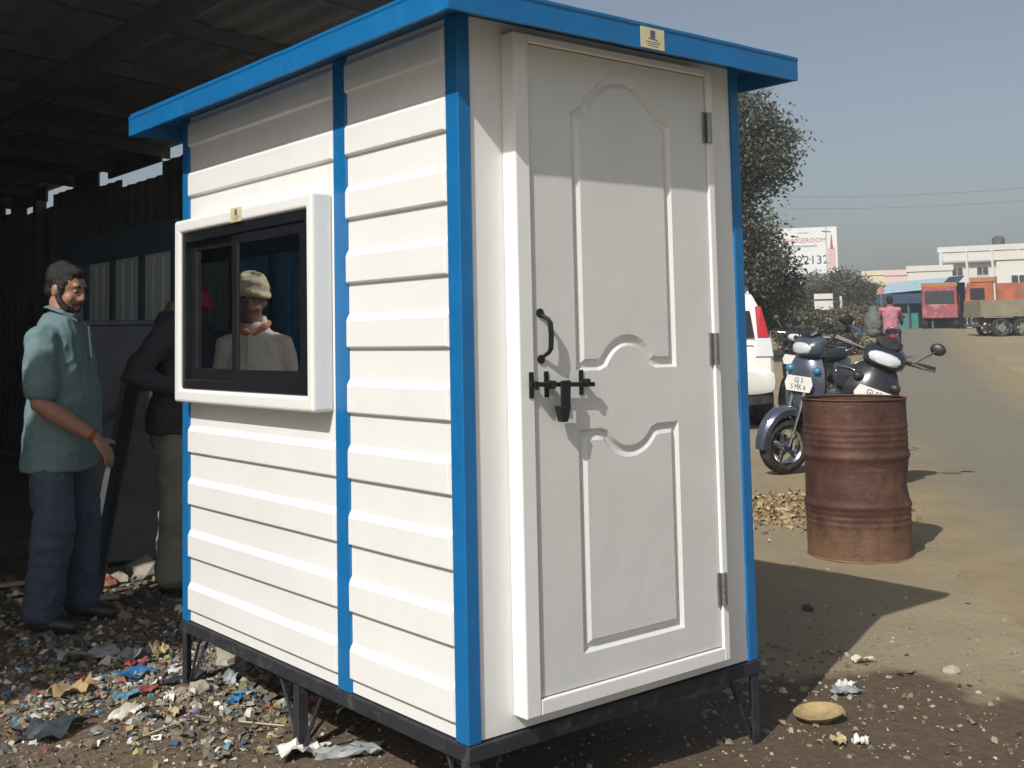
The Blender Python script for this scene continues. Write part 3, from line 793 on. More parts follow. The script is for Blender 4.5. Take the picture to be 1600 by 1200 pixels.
    for s_ in (-1, 1):
        obj('grip', MB().tube([pt((.31, s_ * .25, .992)), pt((.275, s_ * .37, 1.002))], .019, 10), BLKPL, hbo, smooth='auto')
        obj('brake_lever', MB().tube([pt((.355, s_ * .20, .985)), pt((.36, s_ * .30, .985)), pt((.335, s_ * .38, .99))], .006, 6), CHROME, hbo)
        mi = obj('mirror', MB().ell(pt((.30, s_ * .345, 1.13)), .018, .058, .040, Matrix.Rotation(steer - R(12 * s_), 3, 'Z')), BLKPL, t, smooth=True)
        obj('mirror_stalk', MB().tube([pt((.33, s_ * .21, .99)), pt((.33, s_ * .27, 1.05)), pt((.31, s_ * .335, 1.11))], .0065, 6), BLKPL, mi)
    # inner leg shield, floorboard, body, seat, tail
    obj('inner_shield', MB().box(.33, .375, -.15, .15, .34, .90), BLKPL, t, .015)
    obj('floorboard', MB().loft([sect(.37, .16, .26, .38), sect(.1, .17, .25, .33), sect(-.1, .17, .25, .36)]), BLKPL, t, smooth='auto', recalc=True)
    obj('rear_body', MB().loft([sect(-.06, .12, .30, .66), sect(-.15, .17, .30, .70), sect(-.4, .185, .38, .72), sect(-.65, .15, .50, .74), sect(-.82, .09, .58, .72)]), paint, t, smooth='auto', recalc=True)
    obj('seat', MB().loft([sect(-.03, .09, .68, .74), sect(-.12, .15, .68, .80), sect(-.4, .16, .69, .81), sect(-.65, .14, .71, .84), sect(-.75, .09, .73, .80)]), SEATM, t, smooth='auto', recalc=True)
    obj('tail_lamp', MB().loft([sect(-.80, .08, .60, .68), sect(-.845, .06, .61, .67)]), REDL, t, recalc=True)
    obj('rear_fender', MB().loft([sect(-.62, .07, .42, .56), sect(-.86, .06, .30, .50), sect(-.90, .05, .22, .40)]), BLKPL, t, smooth='auto', recalc=True)
    obj('engine', MB().loft([sect(-.2, .07, .18, .36), sect(-.45, .09, .14, .36), sect(-.66, .06, .17, .31)]), BLKPL, t, smooth='auto', recalc=True)
    obj('exhaust', MB().tube([(-.2, -.11, .2), (-.45, -.15, .22), (-.95, -.17, .31)], [.02, .045, .05], 10), BLKPL, t, smooth='auto')
    obj('stand', MB().tube([(-.1, .10, .28), (-.16, .20, .01)], .012, 6), BLKPL, t)
    obj('grab_rail', MB().tube([(-.55, .14, .80), (-.78, .13, .85), (-.85, 0, .86), (-.78, -.13, .85), (-.55, -.14, .80)], .012, 6), CHROME, t, smooth=True)
    if tall != 1.0:          # long-forked build: everything above the axles stands higher
        todo = [o for o in t.children if 'wheel' not in o.name and 'stand' not in o.name]
        while todo:
            o = todo.pop(); todo += list(o.children)
            for v_ in o.data.vertices:
                if v_.co.z > .3: v_.co.z = .3 + (v_.co.z - .3) * tall
    return t
REDL = mat('red_lens', (.42, .018, .03), .15, var=.1, coat=.5)
GREYBLUE = mat('grey_blue_paint', (.085, .10, .145), .3, metal=.35, var=.12, coat=.5, col2=(.22, .19, .15), c2amt=.3, c2scale=4)
BLACKP = mat('black_scooter_paint', (.022, .025, .03), .25, var=.15, coat=.6, col2=(.14, .12, .10), c2amt=.3, c2scale=4)
BLUEL = mat('blue_lens', (.05, .20, .32), .2, coat=.4)
scooter('grey-blue scooter with front wheel showing left of the rusty drum', (7.62, 4.16, gz(7.3, 4.1)), R(181), GREYBLUE, lean=R(-6), steer=R(-16), accent=BLUEL, sc=1.06, tall=1.24)
scooter('black scooter leaning directly behind the rusty drum', (6.56, 3.45, gz(6.6, 3.3)), R(223), BLACKP, lean=R(-21), steer=R(-8), plate=('GJ 03', 'K 21'), accent=BLKPL, sc=1.10, tall=1.17)
scooter('dark scooter parked between the white car and the grey-blue scooter', (12.35, 7.75, gz(12.3, 7.7)), R(185), BLACKP, lean=R(-8), steer=R(15), sc=1.12, tall=1.15, plate=(), accent=BLKPL)
BLUEP = mat('blue_bike_paint', (.025, .075, .17), .3, coat=.5)
scooter('small far blue and black scooter parked by the roadside scrub', (32.8, 20.9, gz(32.8, 20.9)), R(255), BLUEP, lean=R(5), steer=R(10), plate=())

# ------------------------------------------------------------------ white car, rear corner showing
CARW = mat('car_white', (.78, .77, .74), .25, var=.03, coat=.7, col2=(.55, .48, .38), c2amt=.25, c2scale=2)
CARG = mat('car_glass', (.012, .014, .016), .08, var=.1, coat=.6)
car = thing('parked_car', 'white estate-style car seen from behind beside the cabin', 'car', (9.66, 7.46, gz(9.7, 7.3)), R(48)); car.scale = (1.12, 1.12, 1.13)
# local x forward, rear bumper at x=0, width along y
def carsec(x, hw, z0, z1, p=5): return sect(x, hw, z0, z1, 24, p)
obj('body', MB().loft([carsec(.02, .80, .52, .98), carsec(.07, .845, .42, 1.06), carsec(.35, .87, .36, 1.08), carsec(1.2, .88, .34, 1.07), carsec(2.6, .88, .34, 1.05), carsec(3.3, .87, .35, 1.0), carsec(4.05, .83, .38, .92), carsec(4.3, .72, .44, .82)]), CARW, car, smooth='auto', recalc=True)
obj('cabin_shell', MB().loft([[(x0 + .0, y, z) for x0, y, z in r] for r in (
    [(.10, -.80, 1.04), (.10, .80, 1.04), (3.05, .80, 1.02), (3.05, -.80, 1.02)],
    [(.22, -.74, 1.40), (.22, .74, 1.40), (2.55, .74, 1.40), (2.55, -.74, 1.40)],
    [(.33, -.66, 1.60), (.33, .66, 1.60), (2.15, .66, 1.60), (2.15, -.66, 1.60)],
    [(.60, -.52, 1.655), (.60, .52, 1.655), (1.9, .52, 1.655), (1.9, -.52, 1.655)])]), CARW, car, .03, seg=2, recalc=True)
obj('rear_window', MB().hexa([(.096, -.63, 1.08), (.20, -.60, 1.40), (.20, .60, 1.40), (.096, .63, 1.08)], [(.086, -.63, 1.08), (.19, -.60, 1.40), (.19, .60, 1.40), (.086, .63, 1.08)]), CARG, car, recalc=True)
for s_ in (-1, 1):
    obj('side_window', MB().hexa([(.45, s_ * .79, 1.08), (.55, s_ * .728, 1.42), (2.35, s_ * .728, 1.42), (2.8, s_ * .785, 1.08)], [(.45, s_ * .805, 1.08), (.55, s_ * .742, 1.42), (2.35, s_ * .742, 1.42), (2.8, s_ * .80, 1.08)]), CARG, car, recalc=True)
    obj('roof_rail', MB().tube([(.35, s_ * .62, 1.60), (.5, s_ * .62, 1.68), (1.7, s_ * .62, 1.70), (1.9, s_ * .62, 1.63)], .02, 8), CHROME, car, smooth=True)
    tl = obj('tail_lamp', MB().hexa([(.06, s_ * .66, 1.08), (.06, s_ * .80, 1.08), (.30, s_ * .845, 1.08), (.30, s_ * .70, 1.08)], [(.185, s_ * .665, 1.45), (.175, s_ * .735, 1.45), (.36, s_ * .76, 1.45), (.36, s_ * .68, 1.45)]), REDL, car, .008, recalc=True)
    obj('reverse_lamp', MB().hexa([(-.002, s_ * .62, .86), (.0, s_ * .83, .86), (.22, s_ * .872, .86), (.22, s_ * .6, .86)], [(.052, s_ * .65, 1.075), (.052, s_ * .815, 1.075), (.30, s_ * .865, 1.075), (.30, s_ * .65, 1.075)]), LENS, tl, .006, recalc=True)
    for x in (.85, 3.45): wheel(car, (x, s_ * .80, .33), .33, .20)
obj('rear_bumper', MB().loft([carsec(-.09, .74, .48, .70), carsec(-.05, .83, .42, .73), carsec(.2, .885, .40, .72)]), CARW, car, smooth='auto', recalc=True)
obj('lower_valance', MB().loft([carsec(-.03, .74, .30, .44), carsec(.2, .84, .28, .42)]), BLKPL, car, recalc=True)
obj('rear_plate', MB().box(-.012, .02, -.26, .26, .78, .90), PLATE, car, .004)
obj('tailgate_crease', MB().box(.005, .03, -.6, .6, .99, 1.005), CARW, car, .004)

# ------------------------------------------------------------------ trucks
TRO = mat('truck_orange', (.40, .095, .04), .6, var=.3, scale=2, col2=(.20, .10, .06), c2amt=.75, c2scale=1.6, c2lo=.45)
TRR = mat('truck_crimson', (.25, .04, .055), .6, var=.3, scale=2, col2=(.42, .26, .22), c2amt=.6, c2scale=2.2)
TRY = mat('truck_amber', (.38, .16, .05), .5, var=.15, scale=2)
KHAKI = mat('truck_khaki', (.23, .205, .14), .8, var=.15, scale=1.5, col2=(.30, .25, .17), c2amt=.5, c2scale=2)
def truck(label, loc, rz, cabm, bodym, ln, sideh, floor=1.15, cab=True, load=None, sc=1.0):
    t = thing('lorry', label, 'lorry', loc, rz, 'lorries parked across the road'); t.scale = (sc, sc, sc)
    # local x forward, tail at x=0
    obj('chassis', MB().box(.1, ln + 1.4, -.42, .42, .75, 1.0), SHEDS, t)
    bed = obj('cargo_body', MB().box(0, ln, -1.15, 1.15, floor - .12, floor).box(0, .06, -1.15, 1.15, floor, floor + sideh).box(ln - .06, ln, -1.15, 1.15, floor, floor + sideh * 1.3).box(.06, ln - .06, -1.15, -1.09, floor, floor + sideh).box(.06, ln - .06, 1.09, 1.15, floor, floor + sideh), bodym, t, .01)
    k = 0
    while k * .75 < ln:
        for y in (-1.18, 1.15): obj('side_stake', MB().box(k * .75 + .1, k * .75 + .18, y, y + .03, floor - .1, floor + sideh), bodym, bed)
        k += 1
    obj('tail_bumper', MB().box(-.08, .0, -1.0, 1.0, .55, .70), SHEDS, t)
    for y in (-.75, .75): obj('tail_lamp', MB().box(-.10, -.08, y - .12, y + .12, .58, .68), REDL, t)
    for x in (1.0, 2.05, ln + 1.2):
        for y in (-.95, .95): wheel(t, (x, y, .48), .48, .30)
    if cab:
        c0 = ln + .15
        cb_ = obj('cab', MB().hexa([(c0, -1.1, .7), (c0 + 1.75, -1.1, .7), (c0 + 1.75, 1.1, .7), (c0, 1.1, .7)], [(c0, -1.05, 2.75), (c0 + 1.45, -1.05, 2.75), (c0 + 1.45, 1.05, 2.75), (c0, 1.05, 2.75)]), cabm, t, .06, seg=2)
        obj('windscreen', MB().hexa([(c0 + 1.62, -.9, 1.65), (c0 + 1.64, -.9, 1.65), (c0 + 1.64, .9, 1.65), (c0 + 1.62, .9, 1.65)], [(c0 + 1.50, -.9, 2.5), (c0 + 1.52, -.9, 2.5), (c0 + 1.52, .9, 2.5), (c0 + 1.50, .9, 2.5)]), CARG, cb_)
        for y in (-1.1, 1.07): obj('door_window', MB().box(c0 + .5, c0 + 1.3, y, y + .03, 1.7, 2.4), CARG, cb_)
        obj('roof_board', MB().box(c0 - .1, c0 + 1.3, -1.1, 1.1, 2.75, 3.05), TRY, cb_, .02)
    return t
truck('khaki low-sided lorry parked with its twin rear wheels towards the road', (37.8, 18.75, gz(37.8, 18.75) - .05), R(-42), TRO, KHAKI, 5.2, .72, sc=.72)
truck('orange lorry with tall cab standing behind the khaki lorry', (55.4, 23.6, gz(54, 25)), R(118), TRO, TRO, 3.4, 1.5, sc=.84)
truck('crimson lorry at the road end left of the orange lorry', (50.0, 26.8, gz(50, 27)), R(208), TRR, TRR, 3.6, 1.1, sc=.70)

# ------------------------------------------------------------------ buildings
BW = mat('white_render', (.60, .59, .55), .85, var=.05, scale=.6, col2=(.55, .53, .48), c2amt=.4, c2scale=.8)
BP = mat('pink_render', (.66, .50, .48), .85, var=.06, scale=.6)
BC = mat('cream_render', (.62, .55, .40), .85, var=.06, scale=.6)
SLAB = mat('grey_slab', (.30, .31, .31), .85, var=.15, scale=.8)
WINM = mat('window_dark', (.05, .055, .06), .2)
def bld(name, label, px_dir, depth, dx0, dx1, h, d, m, wins, base=None, yaw=0, slabs=(), extra=None):
    # placed along a bearing from the viewer's spot, then turned; local x runs along the facade, -y faces the viewer
    c = Vector((CAM.x, CAM.y)) + Vector(px_dir).normalized() * depth
    rz = math.atan2(px_dir[1], px_dir[0]) - math.pi / 2 + yaw
    t = thing(name, label, 'building', (c.x, c.y, 1.0), rz)
    obj('wall', MB().box(dx0, dx1, 0, d, 0, h), m, t)
    obj('parapet', MB().box(dx0 - .1, dx1 + .1, -.1, .15, h, h + .5).box(dx0 - .1, dx0 + .15, .15, d, h, h + .5).box(dx1 - .15, dx1 + .1, .15, d, h, h + .5), m, t)
    for x, z, w_, hh in wins:
        wf = obj('window', MB().box(x - w_ / 2, x + w_ / 2, -.06, .04, z, z + hh), BW, t)
        for s_ in (0, 1):
            obj('pane', MB().box(x - w_ / 2 + .06 + s_ * w_ * .46, x - .03 + s_ * w_ * .46 - (.0 if s_ == 0 else 0), -.075, -.061, z + .07, z + hh - .07), WINM, wf)
    for x0_, x1_, z0_, z1_, out in slabs:
        obj('ledge', MB().box(x0_, x1_, -out, -.003, z0_, z1_), SLAB if out > .3 else m, t)
    return t
def bear(px): # bearing of an image column of the original photograph, on the ground plane
    d_ = _f + _r * ((px - 755.34) / 1754.77); return (d_.x, d_.y)
k = 6.0 / 100
wins = []; slabs = []
for i in range(6):
    x = 1.15 + i * 2.15
    wins.append((x + .35, 5.05, 1.05, .85)); slabs.append((x - .85, x + 1.05, 6.25, 6.42, .55)); slabs.append((x - 1.05, x - .87, 0, 7.3, .18))
    wins.append((x + .35, 1.6, 1.05, 1.1))
wb = bld('apartment_building', 'long white two-storey building with window ledges above the lorries', bear(1467), 112, 0, 15.5, 7.3, 7, BW, wins, yaw=R(-4), slabs=slabs)
obj('water_tank', MB().lathe([(.5, 7.8), (.55, 8.0), (.55, 8.6), (.2, 8.8)], 14, Matrix.Translation((5, 3, 0)), caps=True), SHEDS, wb, smooth='auto')
bld('house', 'low white house between the blue roofed shed and white building', bear(1444), 105, -1.4, 2.2, 5.3, 5, BW, [(-.7, 3.7, .8, .8), (.5, 3.7, .8, .8)])
bld('house', 'pale pink flat-roofed house behind the blue roofed shed', bear(1420), 118, -2.2, 1.5, 5.6, 5, BP, [(-1.2, 3.6, .8, .8), (.4, 3.6, .8, .8)])
bld('house', 'cream house with small windows rising behind the scrub trees', bear(1378), 125, -2.0, 3.2, 6.0, 5, BC, [(-.8, 4.4, .9, .8), (1.2, 4.4, .9, .8)])
bld('house', 'plain white block behind the khaki lorry at the right edge', bear(1590), 75, -1.2, 4, 4.4, 4, BW, [(0, 2.6, .9, .9)])
# roadside shed with pale blue sheet roof
SHEETB = mat('pale_blue_sheet', (.36, .50, .56), .5, var=.1)
SHEETD = mat('navy_sheet', (.02, .05, .10), .5, var=.2)
c = Vector((CAM.x, CAM.y)) + Vector(bear(1385)).normalized() * 66
rsd = thing('roadside_shed', 'roadside shed with sloping pale blue sheet roof', 'shed', (c.x, c.y, 1.25), math.atan2(bear(1385)[1], bear(1385)[0]) - math.pi / 2 + R(-12))
for i in range(5):
    a = -.4 + i * .8
    obj('roof_sheet', MB().hexa([(a, -1.0, 2.0 + i * .05), (a + .79, -1.0, 2.04 + i * .05), (a + .79, 2.5, 2.75 + i * .05), (a, 2.5, 2.71 + i * .05)], [(a, -1.0, 2.03 + i * .05), (a + .79, -1.0, 2.07 + i * .05), (a + .79, 2.5, 2.78 + i * .05), (a, 2.5, 2.74 + i * .05)]), SHEETB if i < 4 else SHEETD, rsd)
obj('fascia_board', MB().box(-.4, 3.6, -.98, -.93, 1.45, 1.98), SHEETD, rsd)
for x in (-.3, 1.2, 2.4, 3.5): obj('post', MB().box(x - .05, x + .05, -.85, -.75, 0, 1.9), SHEDS, rsd)
obj('back_wall', MB().box(-.4, 3.6, 2.4, 2.5, 0, 2.6), SHEETD, rsd)
TEAL = mat('teal_board', (.03, .20, .17), .6)
obj('counter', MB().box(.2, 1.6, -.4, .3, 0, .95), TEAL, rsd, .02)
# low orange wall by the scrub
c = Vector((CAM.x, CAM.y)) + Vector(bear(1350)).normalized() * 62
ow = thing('boundary_wall', 'low tan roadside wall beyond the far scooter', 'wall', (c.x, c.y, 1.15), math.atan2(bear(1350)[1], bear(1350)[0]) - math.pi / 2)
obj('wall', MB().box(-1.3, .9, 0, .2, 0, .85), mat('tan_wall', (.42, .25, .13), .85, var=.2, scale=2), ow, .02)
obj('coping', MB().box(-1.35, .95, -.04, .24, .85, .95), BC, ow)

# ------------------------------------------------------------------ billboard, signs and poles
c = Vector((CAM.x, CAM.y)) + Vector(bear(1262)).normalized() * 92
BBW = mat('billboard_face', (.66, .68, .68), .6, var=.03, scale=.4)
REDI = mat('billboard_red', (.45, .06, .10), .6); NAVY = mat('billboard_navy', (.03, .04, .10), .6); PINKI = mat('billboard_pink', (.62, .40, .40), .6)
bb = thing('billboard', 'large white hoarding with red lettering and phone number above the trees', 'billboard', (c.x, c.y, 1.2), math.atan2(bear(1262)[1], bear(1262)[0]) - math.pi / 2)
def bbp(x, z): return (x, z)
obj('face', MB().box(-2.15, 2.25, 0, .15, 4.6, 8.25), BBW, bb)
for x in (-1.6, .2, 1.8): obj('post', MB().box(x - .1, x + .1, .16, .36, -.5, 8.0), STEEL, bb)
Mb = frame((-.2, -.002, 0), (1, 0, 0), (0, 0, 1))
for s_, size, x, z, m_ in (('BHUGEROOM', .52, .02, 7.22, REDI), ('(international)', .32, .0, 6.80, NAVY), ('98722132', .98, -.15, 5.65, NAVY), ('www.room', .18, -.1, 7.85, NAVY)):
    me = text_mesh(s_, size, .004); me.transform(Mb @ Matrix.Translation((x, z, .006))); obj('lettering', me, m_, bb)
obj('figure_panel', MB().box(1.55, 2.1, -.012, -.001, 4.9, 6.6), PINKI, bb)
obj('figure_panel', MB().hexa([(1.72, -.02, 6.5), (1.95, -.02, 6.5), (1.95, -.001, 6.5), (1.72, -.001, 6.5)], [(1.80, -.02, 7.6), (1.86, -.02, 7.6), (1.86, -.001, 7.6), (1.80, -.001, 7.6)]), REDI, bb)
POLE = mat('pole_grey', (.42, .42, .38), .7)
def pole(label, px, depth, h, r=.07, base=1.1):
    c = Vector((CAM.x, CAM.y)) + Vector(bear(px)).normalized() * depth
    t = thing('utility_pole', label, 'pole', (c.x, c.y, base))
    obj('shaft', MB().tube([(0, 0, -.2), (0, 0, h)], [r, r * .6], 10), POLE, t, smooth=True)
    obj('cross_arm', MB().box(-.4, .4, -.03, .03, h - .3, h - .24), STEEL, t)
    return t
pole('tall thin pale pole in front of the billboard', 1292, 70, 6.4)
pole('short pale concrete post beside the small white signboard', 1311, 58, 1.9, .1)
pole('thin pole rising from the scrub left under the billboard', 1250, 66, 4.0, .04)
c = Vector((CAM.x, CAM.y)) + Vector(bear(1284)).normalized() * 55
sg = thing('signboard', 'small white roadside signboard with a dark stripe', 'sign', (c.x, c.y, 1.1), math.atan2(bear(1284)[1], bear(1284)[0]) - math.pi / 2)
obj('board', MB().box(-.42, .42, 0, .05, 1.20, 1.95), BW, sg)
obj('stripe', MB().box(-.41, .41, -.004, -.0005, 1.62, 1.70), INK, sg)
for x in (-.3, .3): obj('post', MB().box(x - .025, x + .025, .052, .10, -.1, 1.9), STEEL, sg)
c = Vector((CAM.x, CAM.y)) + Vector(bear(1374)).normalized() * 50
sg = thing('road_sign', 'small round reddish road sign by the blue roofed shed', 'sign', (c.x, c.y, 1.1), math.atan2(bear(1374)[1], bear(1374)[0]) - math.pi / 2)
obj('disc', MB().lathe([(.001, 0), (.15, 0), (.15, .02), (.001, .02)], 20, Matrix.Translation((0, 0, 1.85)) @ Matrix.Rotation(R(90), 4, 'X')), mat('faded_red', (.45, .20, .17), .6), sg)
obj('post', MB().tube([(0, .02, -.1), (0, .02, 1.9)], .03, 8), STEEL, sg)

# ------------------------------------------------------------------ trees
def leaf_mat(name, a, b_, dry=None):
    m = bpy.data.materials.new(name); m.use_nodes = True
    n = m.node_tree.nodes; l = m.node_tree.links; p = P(m)
    at = n.new('ShaderNodeAttribute'); at.attribute_name = 'tone'
    cr = n.new('ShaderNodeValToRGB'); l.new(at.outputs['Fac'], cr.inputs[0])
    cr.color_ramp.elements[0].color = (*a, 1); cr.color_ramp.elements[1].color = (*b_, 1)
    if dry:
        e = cr.color_ramp.elements.new(.94); e.color = (*b_, 1); cr.color_ramp.elements[2].color = (*dry, 1)
    l.new(cr.outputs[0], p.inputs['Base Color']); p.inputs['Roughness'].default_value = .55
    tr = n.new('ShaderNodeBsdfTranslucent'); l.new(cr.outputs[0], tr.inputs[0])
    mx = n.new('ShaderNodeMixShader'); mx.inputs[0].default_value = .25
    l.new(p.outputs[0], mx.inputs[1]); l.new(tr.outputs[0], mx.inputs[2]); l.new(mx.outputs[0], n['Material Output'].inputs[0])
    return m
LEAF1 = leaf_mat('leaf_dull', (.055, .065, .042), (.155, .165, .115), (.26, .24, .16))
LEAF2 = leaf_mat('leaf_olive', (.065, .07, .04), (.15, .15, .085), (.20, .16, .08))
LEAF3 = leaf_mat('leaf_green', (.045, .062, .032), (.10, .125, .068))
LEAF4 = leaf_mat('leaf_dry', (.10, .08, .045), (.22, .17, .10), (.30, .25, .16))
BARK = mat('bark', (.11, .085, .06), .9, var=.3, scale=9, bump=.5, bscale=20)
def crown_mesh(blobs, nleaf, size, rs, clump=14, spread=.22):
    v = []; f = []; tone = []
    tot = sum(b_[1] * b_[2] * b_[3] for b_ in blobs)
    for (c_, ax, ay, az) in blobs:
        nb = max(3, int(nleaf * ax * ay * az / tot / clump))
        for _ in range(nb):
            while True:
                q = Vector((rs.uniform(-1, 1), rs.uniform(-1, 1), rs.uniform(-1, 1)))
                if .35 < q.length < 1: break
            if rs.random() < .75: q = q * (rs.uniform(.8, 1.06) / q.length)
            cc = Vector(c_) + Vector((q.x * ax, q.y * ay, q.z * az)); ct = rs.random()
            for _ in range(clump):
                o_ = cc + Vector((rs.gauss(0, 1), rs.gauss(0, 1), rs.gauss(0, .8))) * spread
                e = Euler((rs.uniform(-1.1, 1.1), rs.uniform(-1.1, 1.1), rs.uniform(0, 6.28))).to_matrix()
                s_ = size * rs.uniform(.6, 1.4); k_ = len(v)
                for a_, b2, c2 in ((-.5, 0, 0), (0, -.28, .06), (.5, 0, -.05), (0, .28, .06)): v.append(o_ + e @ (Vector((a_, b2, c2)) * s_))
                f.append((k_, k_ + 1, k_ + 2, k_ + 3)); tone.append(max(0, min(1, ct * .55 + rs.random() * .5)))
    me = bpy.data.meshes.new('crown'); me.from_pydata([tuple(p_) for p_ in v], [], f)
    a = me.attributes.new('tone', 'FLOAT', 'FACE'); a.data.foreach_set('value', tone)
    return me
def tree(label, px, depth, trunk_h, blobs, nleaf, size, lm, seed, name='tree', group=None, spread=.22, r=.12, cat='tree'):
    rs = random.Random(seed)
    c = Vector((CAM.x, CAM.y)) + Vector(bear(px)).normalized() * depth
    rz = math.atan2(bear(px)[1], bear(px)[0]) - math.pi / 2
    t = thing(name, label, cat, (c.x, c.y, gz(c.x, c.y)), rz, group)
    tr = MB().tube([(0, 0, -.2), (.05, 0, trunk_h * .5), (0, .03, trunk_h)], [r, r * .8, r * .6], 10)
    for b_ in blobs:
        c_ = Vector(b_[0]); s_ = Vector((0, .0, trunk_h * rs.uniform(.75, 1)))
        tr.tube([s_, s_.lerp(c_, .5) + Vector((rs.uniform(-.15, .15), 0, .1)), c_], [r * .5, r * .32, r * .12], 7)
        for _ in range(4):
            e = c_ + Vector((rs.uniform(-1, 1) * b_[1], rs.uniform(-1, 1) * b_[2], rs.uniform(-.6, 1) * b_[3])) * .85
            tr.tube([s_.lerp(c_, .8), s_.lerp(e, .85) + Vector((0, 0, .1)), e], [r * .18, r * .1, r * .04], 5)
    obj('trunk', tr, BARK, t, smooth='auto')
    obj('crown', crown_mesh(blobs, nleaf, size, rs, spread=spread), lm, t)
    return t
tree('tall dull-green tree rising behind the white cabin on the right', 1128, 30, 2.2,
     [((.2, 0, 6.0), 1.25, 1.4, 1.5), ((.95, 0, 5.6), 1.08, 1.2, 1.0), ((-.6, 0, 5.2), 1.4, 1.4, 1.7), ((.95, .2, 4.95), .85, .9, .55), ((.85, 0, 3.0), .78, .9, 1.1), ((-.4, 0, 3.4), 1.4, 1.3, 1.5)], 30000, .125, LEAF1, 3, r=.2, spread=.2)
tree('dark low tree at the foot of the tall tree by the white car', 1188, 33, 1.0, [((.2, 0, 1.9), .85, 1.0, 1.2), ((-.5, 0, 2.4), 1.1, 1.0, 1.4)], 6500, .13, LEAF3, 4, r=.1, spread=.16)
for i, (px, dp, w_, h_, lm, lab) in enumerate((
    (1262, 74, 2.0, 3.6, LEAF3, 'round green tree under the billboard'),
    (1312, 70, 2.1, 3.6, LEAF2, 'olive scrub tree right of the tall thin pole'),
    (1345, 76, 2.0, 3.2, LEAF2, 'olive scrub tree left of the blue roofed shed'),
    (1376, 92, 2.0, 3.4, LEAF3, 'small dark tree in front of the cream house'),
    (1232, 62, 1.6, 2.4, LEAF2, 'low olive tree behind the dark scooter'))):
    tree(lab, px, dp, h_ * .35, [((0, 0, h_ * .62), w_ * .7, w_ * .7, h_ * .36), ((-w_ * .5, 0, h_ * .5), w_ * .5, w_ * .5, h_ * .28), ((w_ * .5, 0, h_ * .52), w_ * .5, w_ * .5, h_ * .3)], 5200, .17, lm, 20 + i, group='scrub trees along the road', spread=.22, r=.09)
for i, (px, dp, w_, h_, lm, lab) in enumerate((
    (1250, 40, 1.1, 1.0, LEAF2, 'yellow-green roadside bush behind the parked scooters'),
    (1290, 46, 1.3, 1.0, LEAF4, 'dry brown bush under the small white signboard'),
    (1275, 34, 1.0, .6, LEAF4, 'low dry shrub on the verge behind the grey-blue scooter'),
    (1335, 54, 1.2, 1.1, LEAF2, 'bushy shrub beside the low tan wall'))):
    tree(lab, px, dp, h_ * .3, [((0, 0, h_ * .55), w_, w_ * .8, h_ * .5), ((w_ * .7, 0, h_ * .4), w_ * .6, w_ * .5, h_ * .36)], 3000, .12, lm, 40 + i, name='shrub', group='verge bushes', spread=.14, r=.04, cat='bush')
# far tree line beyond everything
v = MB()
ft = []
rs = random.Random(9)
for px in range(1160, 1640, 14):
    d_ = rs.uniform(150, 200); b_ = Vector(bear(px)).normalized() * d_
    ft.append(((CAM.x + b_.x, CAM.y + b_.y, 2.0 + rs.uniform(0, 2.2)), rs.uniform(2.5, 5), rs.uniform(2.5, 5), rs.uniform(1.8, 3.2)))
fm = crown_mesh(ft, 16000, .7, rs, spread=.6)
stuff(obj('far_wood', fm, LEAF3), 'hazy far tree line beyond the buildings', 'trees')

# thin power lines across the sky
WIRE = mat('wire', (.05, .05, .055), .6)
for i, (z0_, z1_) in enumerate(((8.9, 7.9), (8.3, 7.3))):
    a = Vector((CAM.x, CAM.y)) + Vector(bear(1100)).normalized() * 62; b_ = Vector((CAM.x, CAM.y)) + Vector(bear(1720)).normalized() * 58
    wp = [(a.x + (b_.x - a.x) * t, a.y + (b_.y - a.y) * t, z0_ + (z1_ - z0_) * t - 1.2 * 4 * t * (1 - t) * .35) for t in [k_ / 24 for k_ in range(25)]]
    tag(obj('power_line', MB().tube(wp, .006, 5), WIRE), ('upper' if i == 0 else 'lower') + ' thin power line crossing the sky beyond the road', 'wire')

# ------------------------------------------------------------------ people
SKIN = mat('skin_brown', (.36, .185, .12), .5, var=.12, scale=18, bump=.05, bscale=120)
SKIND = mat('skin_dark', (.17, .09, .06), .5, var=.12, scale=18)
HAIR = mat('hair_black', (.012, .010, .010), .5, var=.3, scale=60, bump=.5, bscale=180)
EYEW = mat('eye_white', (.38, .34, .30), .4); 
POLO = mat('polo_teal', (.145, .225, .24), .85, var=.10, scale=5, bump=.12, bscale=160)
POLOC = mat('polo_trim', (.30, .10, .09), .8)
JEAN = mat('dark_denim', (.055, .075, .115), .85, var=.25, scale=6, bump=.12, bscale=140, col2=(.075, .095, .13), c2amt=.5, c2scale=4)
KHK = mat('khaki_cotton', (.25, .235, .195), .85, var=.15, scale=5, bump=.1, bscale=140)
DSHIRT = mat('charcoal_shirt', (.045, .042, .055), .85, var=.15, scale=5, bump=.1, bscale=140)
CREAM = mat('cream_shirt', (.50, .45, .37), .85, var=.1, scale=5)
TURB = mat('turban_cream', (.42, .36, .24), .85, var=.2, scale=14, bump=.3, bscale=40)
PINKT = mat('turban_pink', (.55, .05, .12), .8, var=.2, scale=14)
PINKS = mat('faded_pink_shirt', (.42, .17, .21), .85, var=.15, scale=6)
ORANGE = mat('orange_scarf', (.36, .15, .08), .85)
SHOE = mat('shoe_leather', (.02, .018, .016), .5)
THREAD = mat('red_thread', (.45, .04, .03), .7)

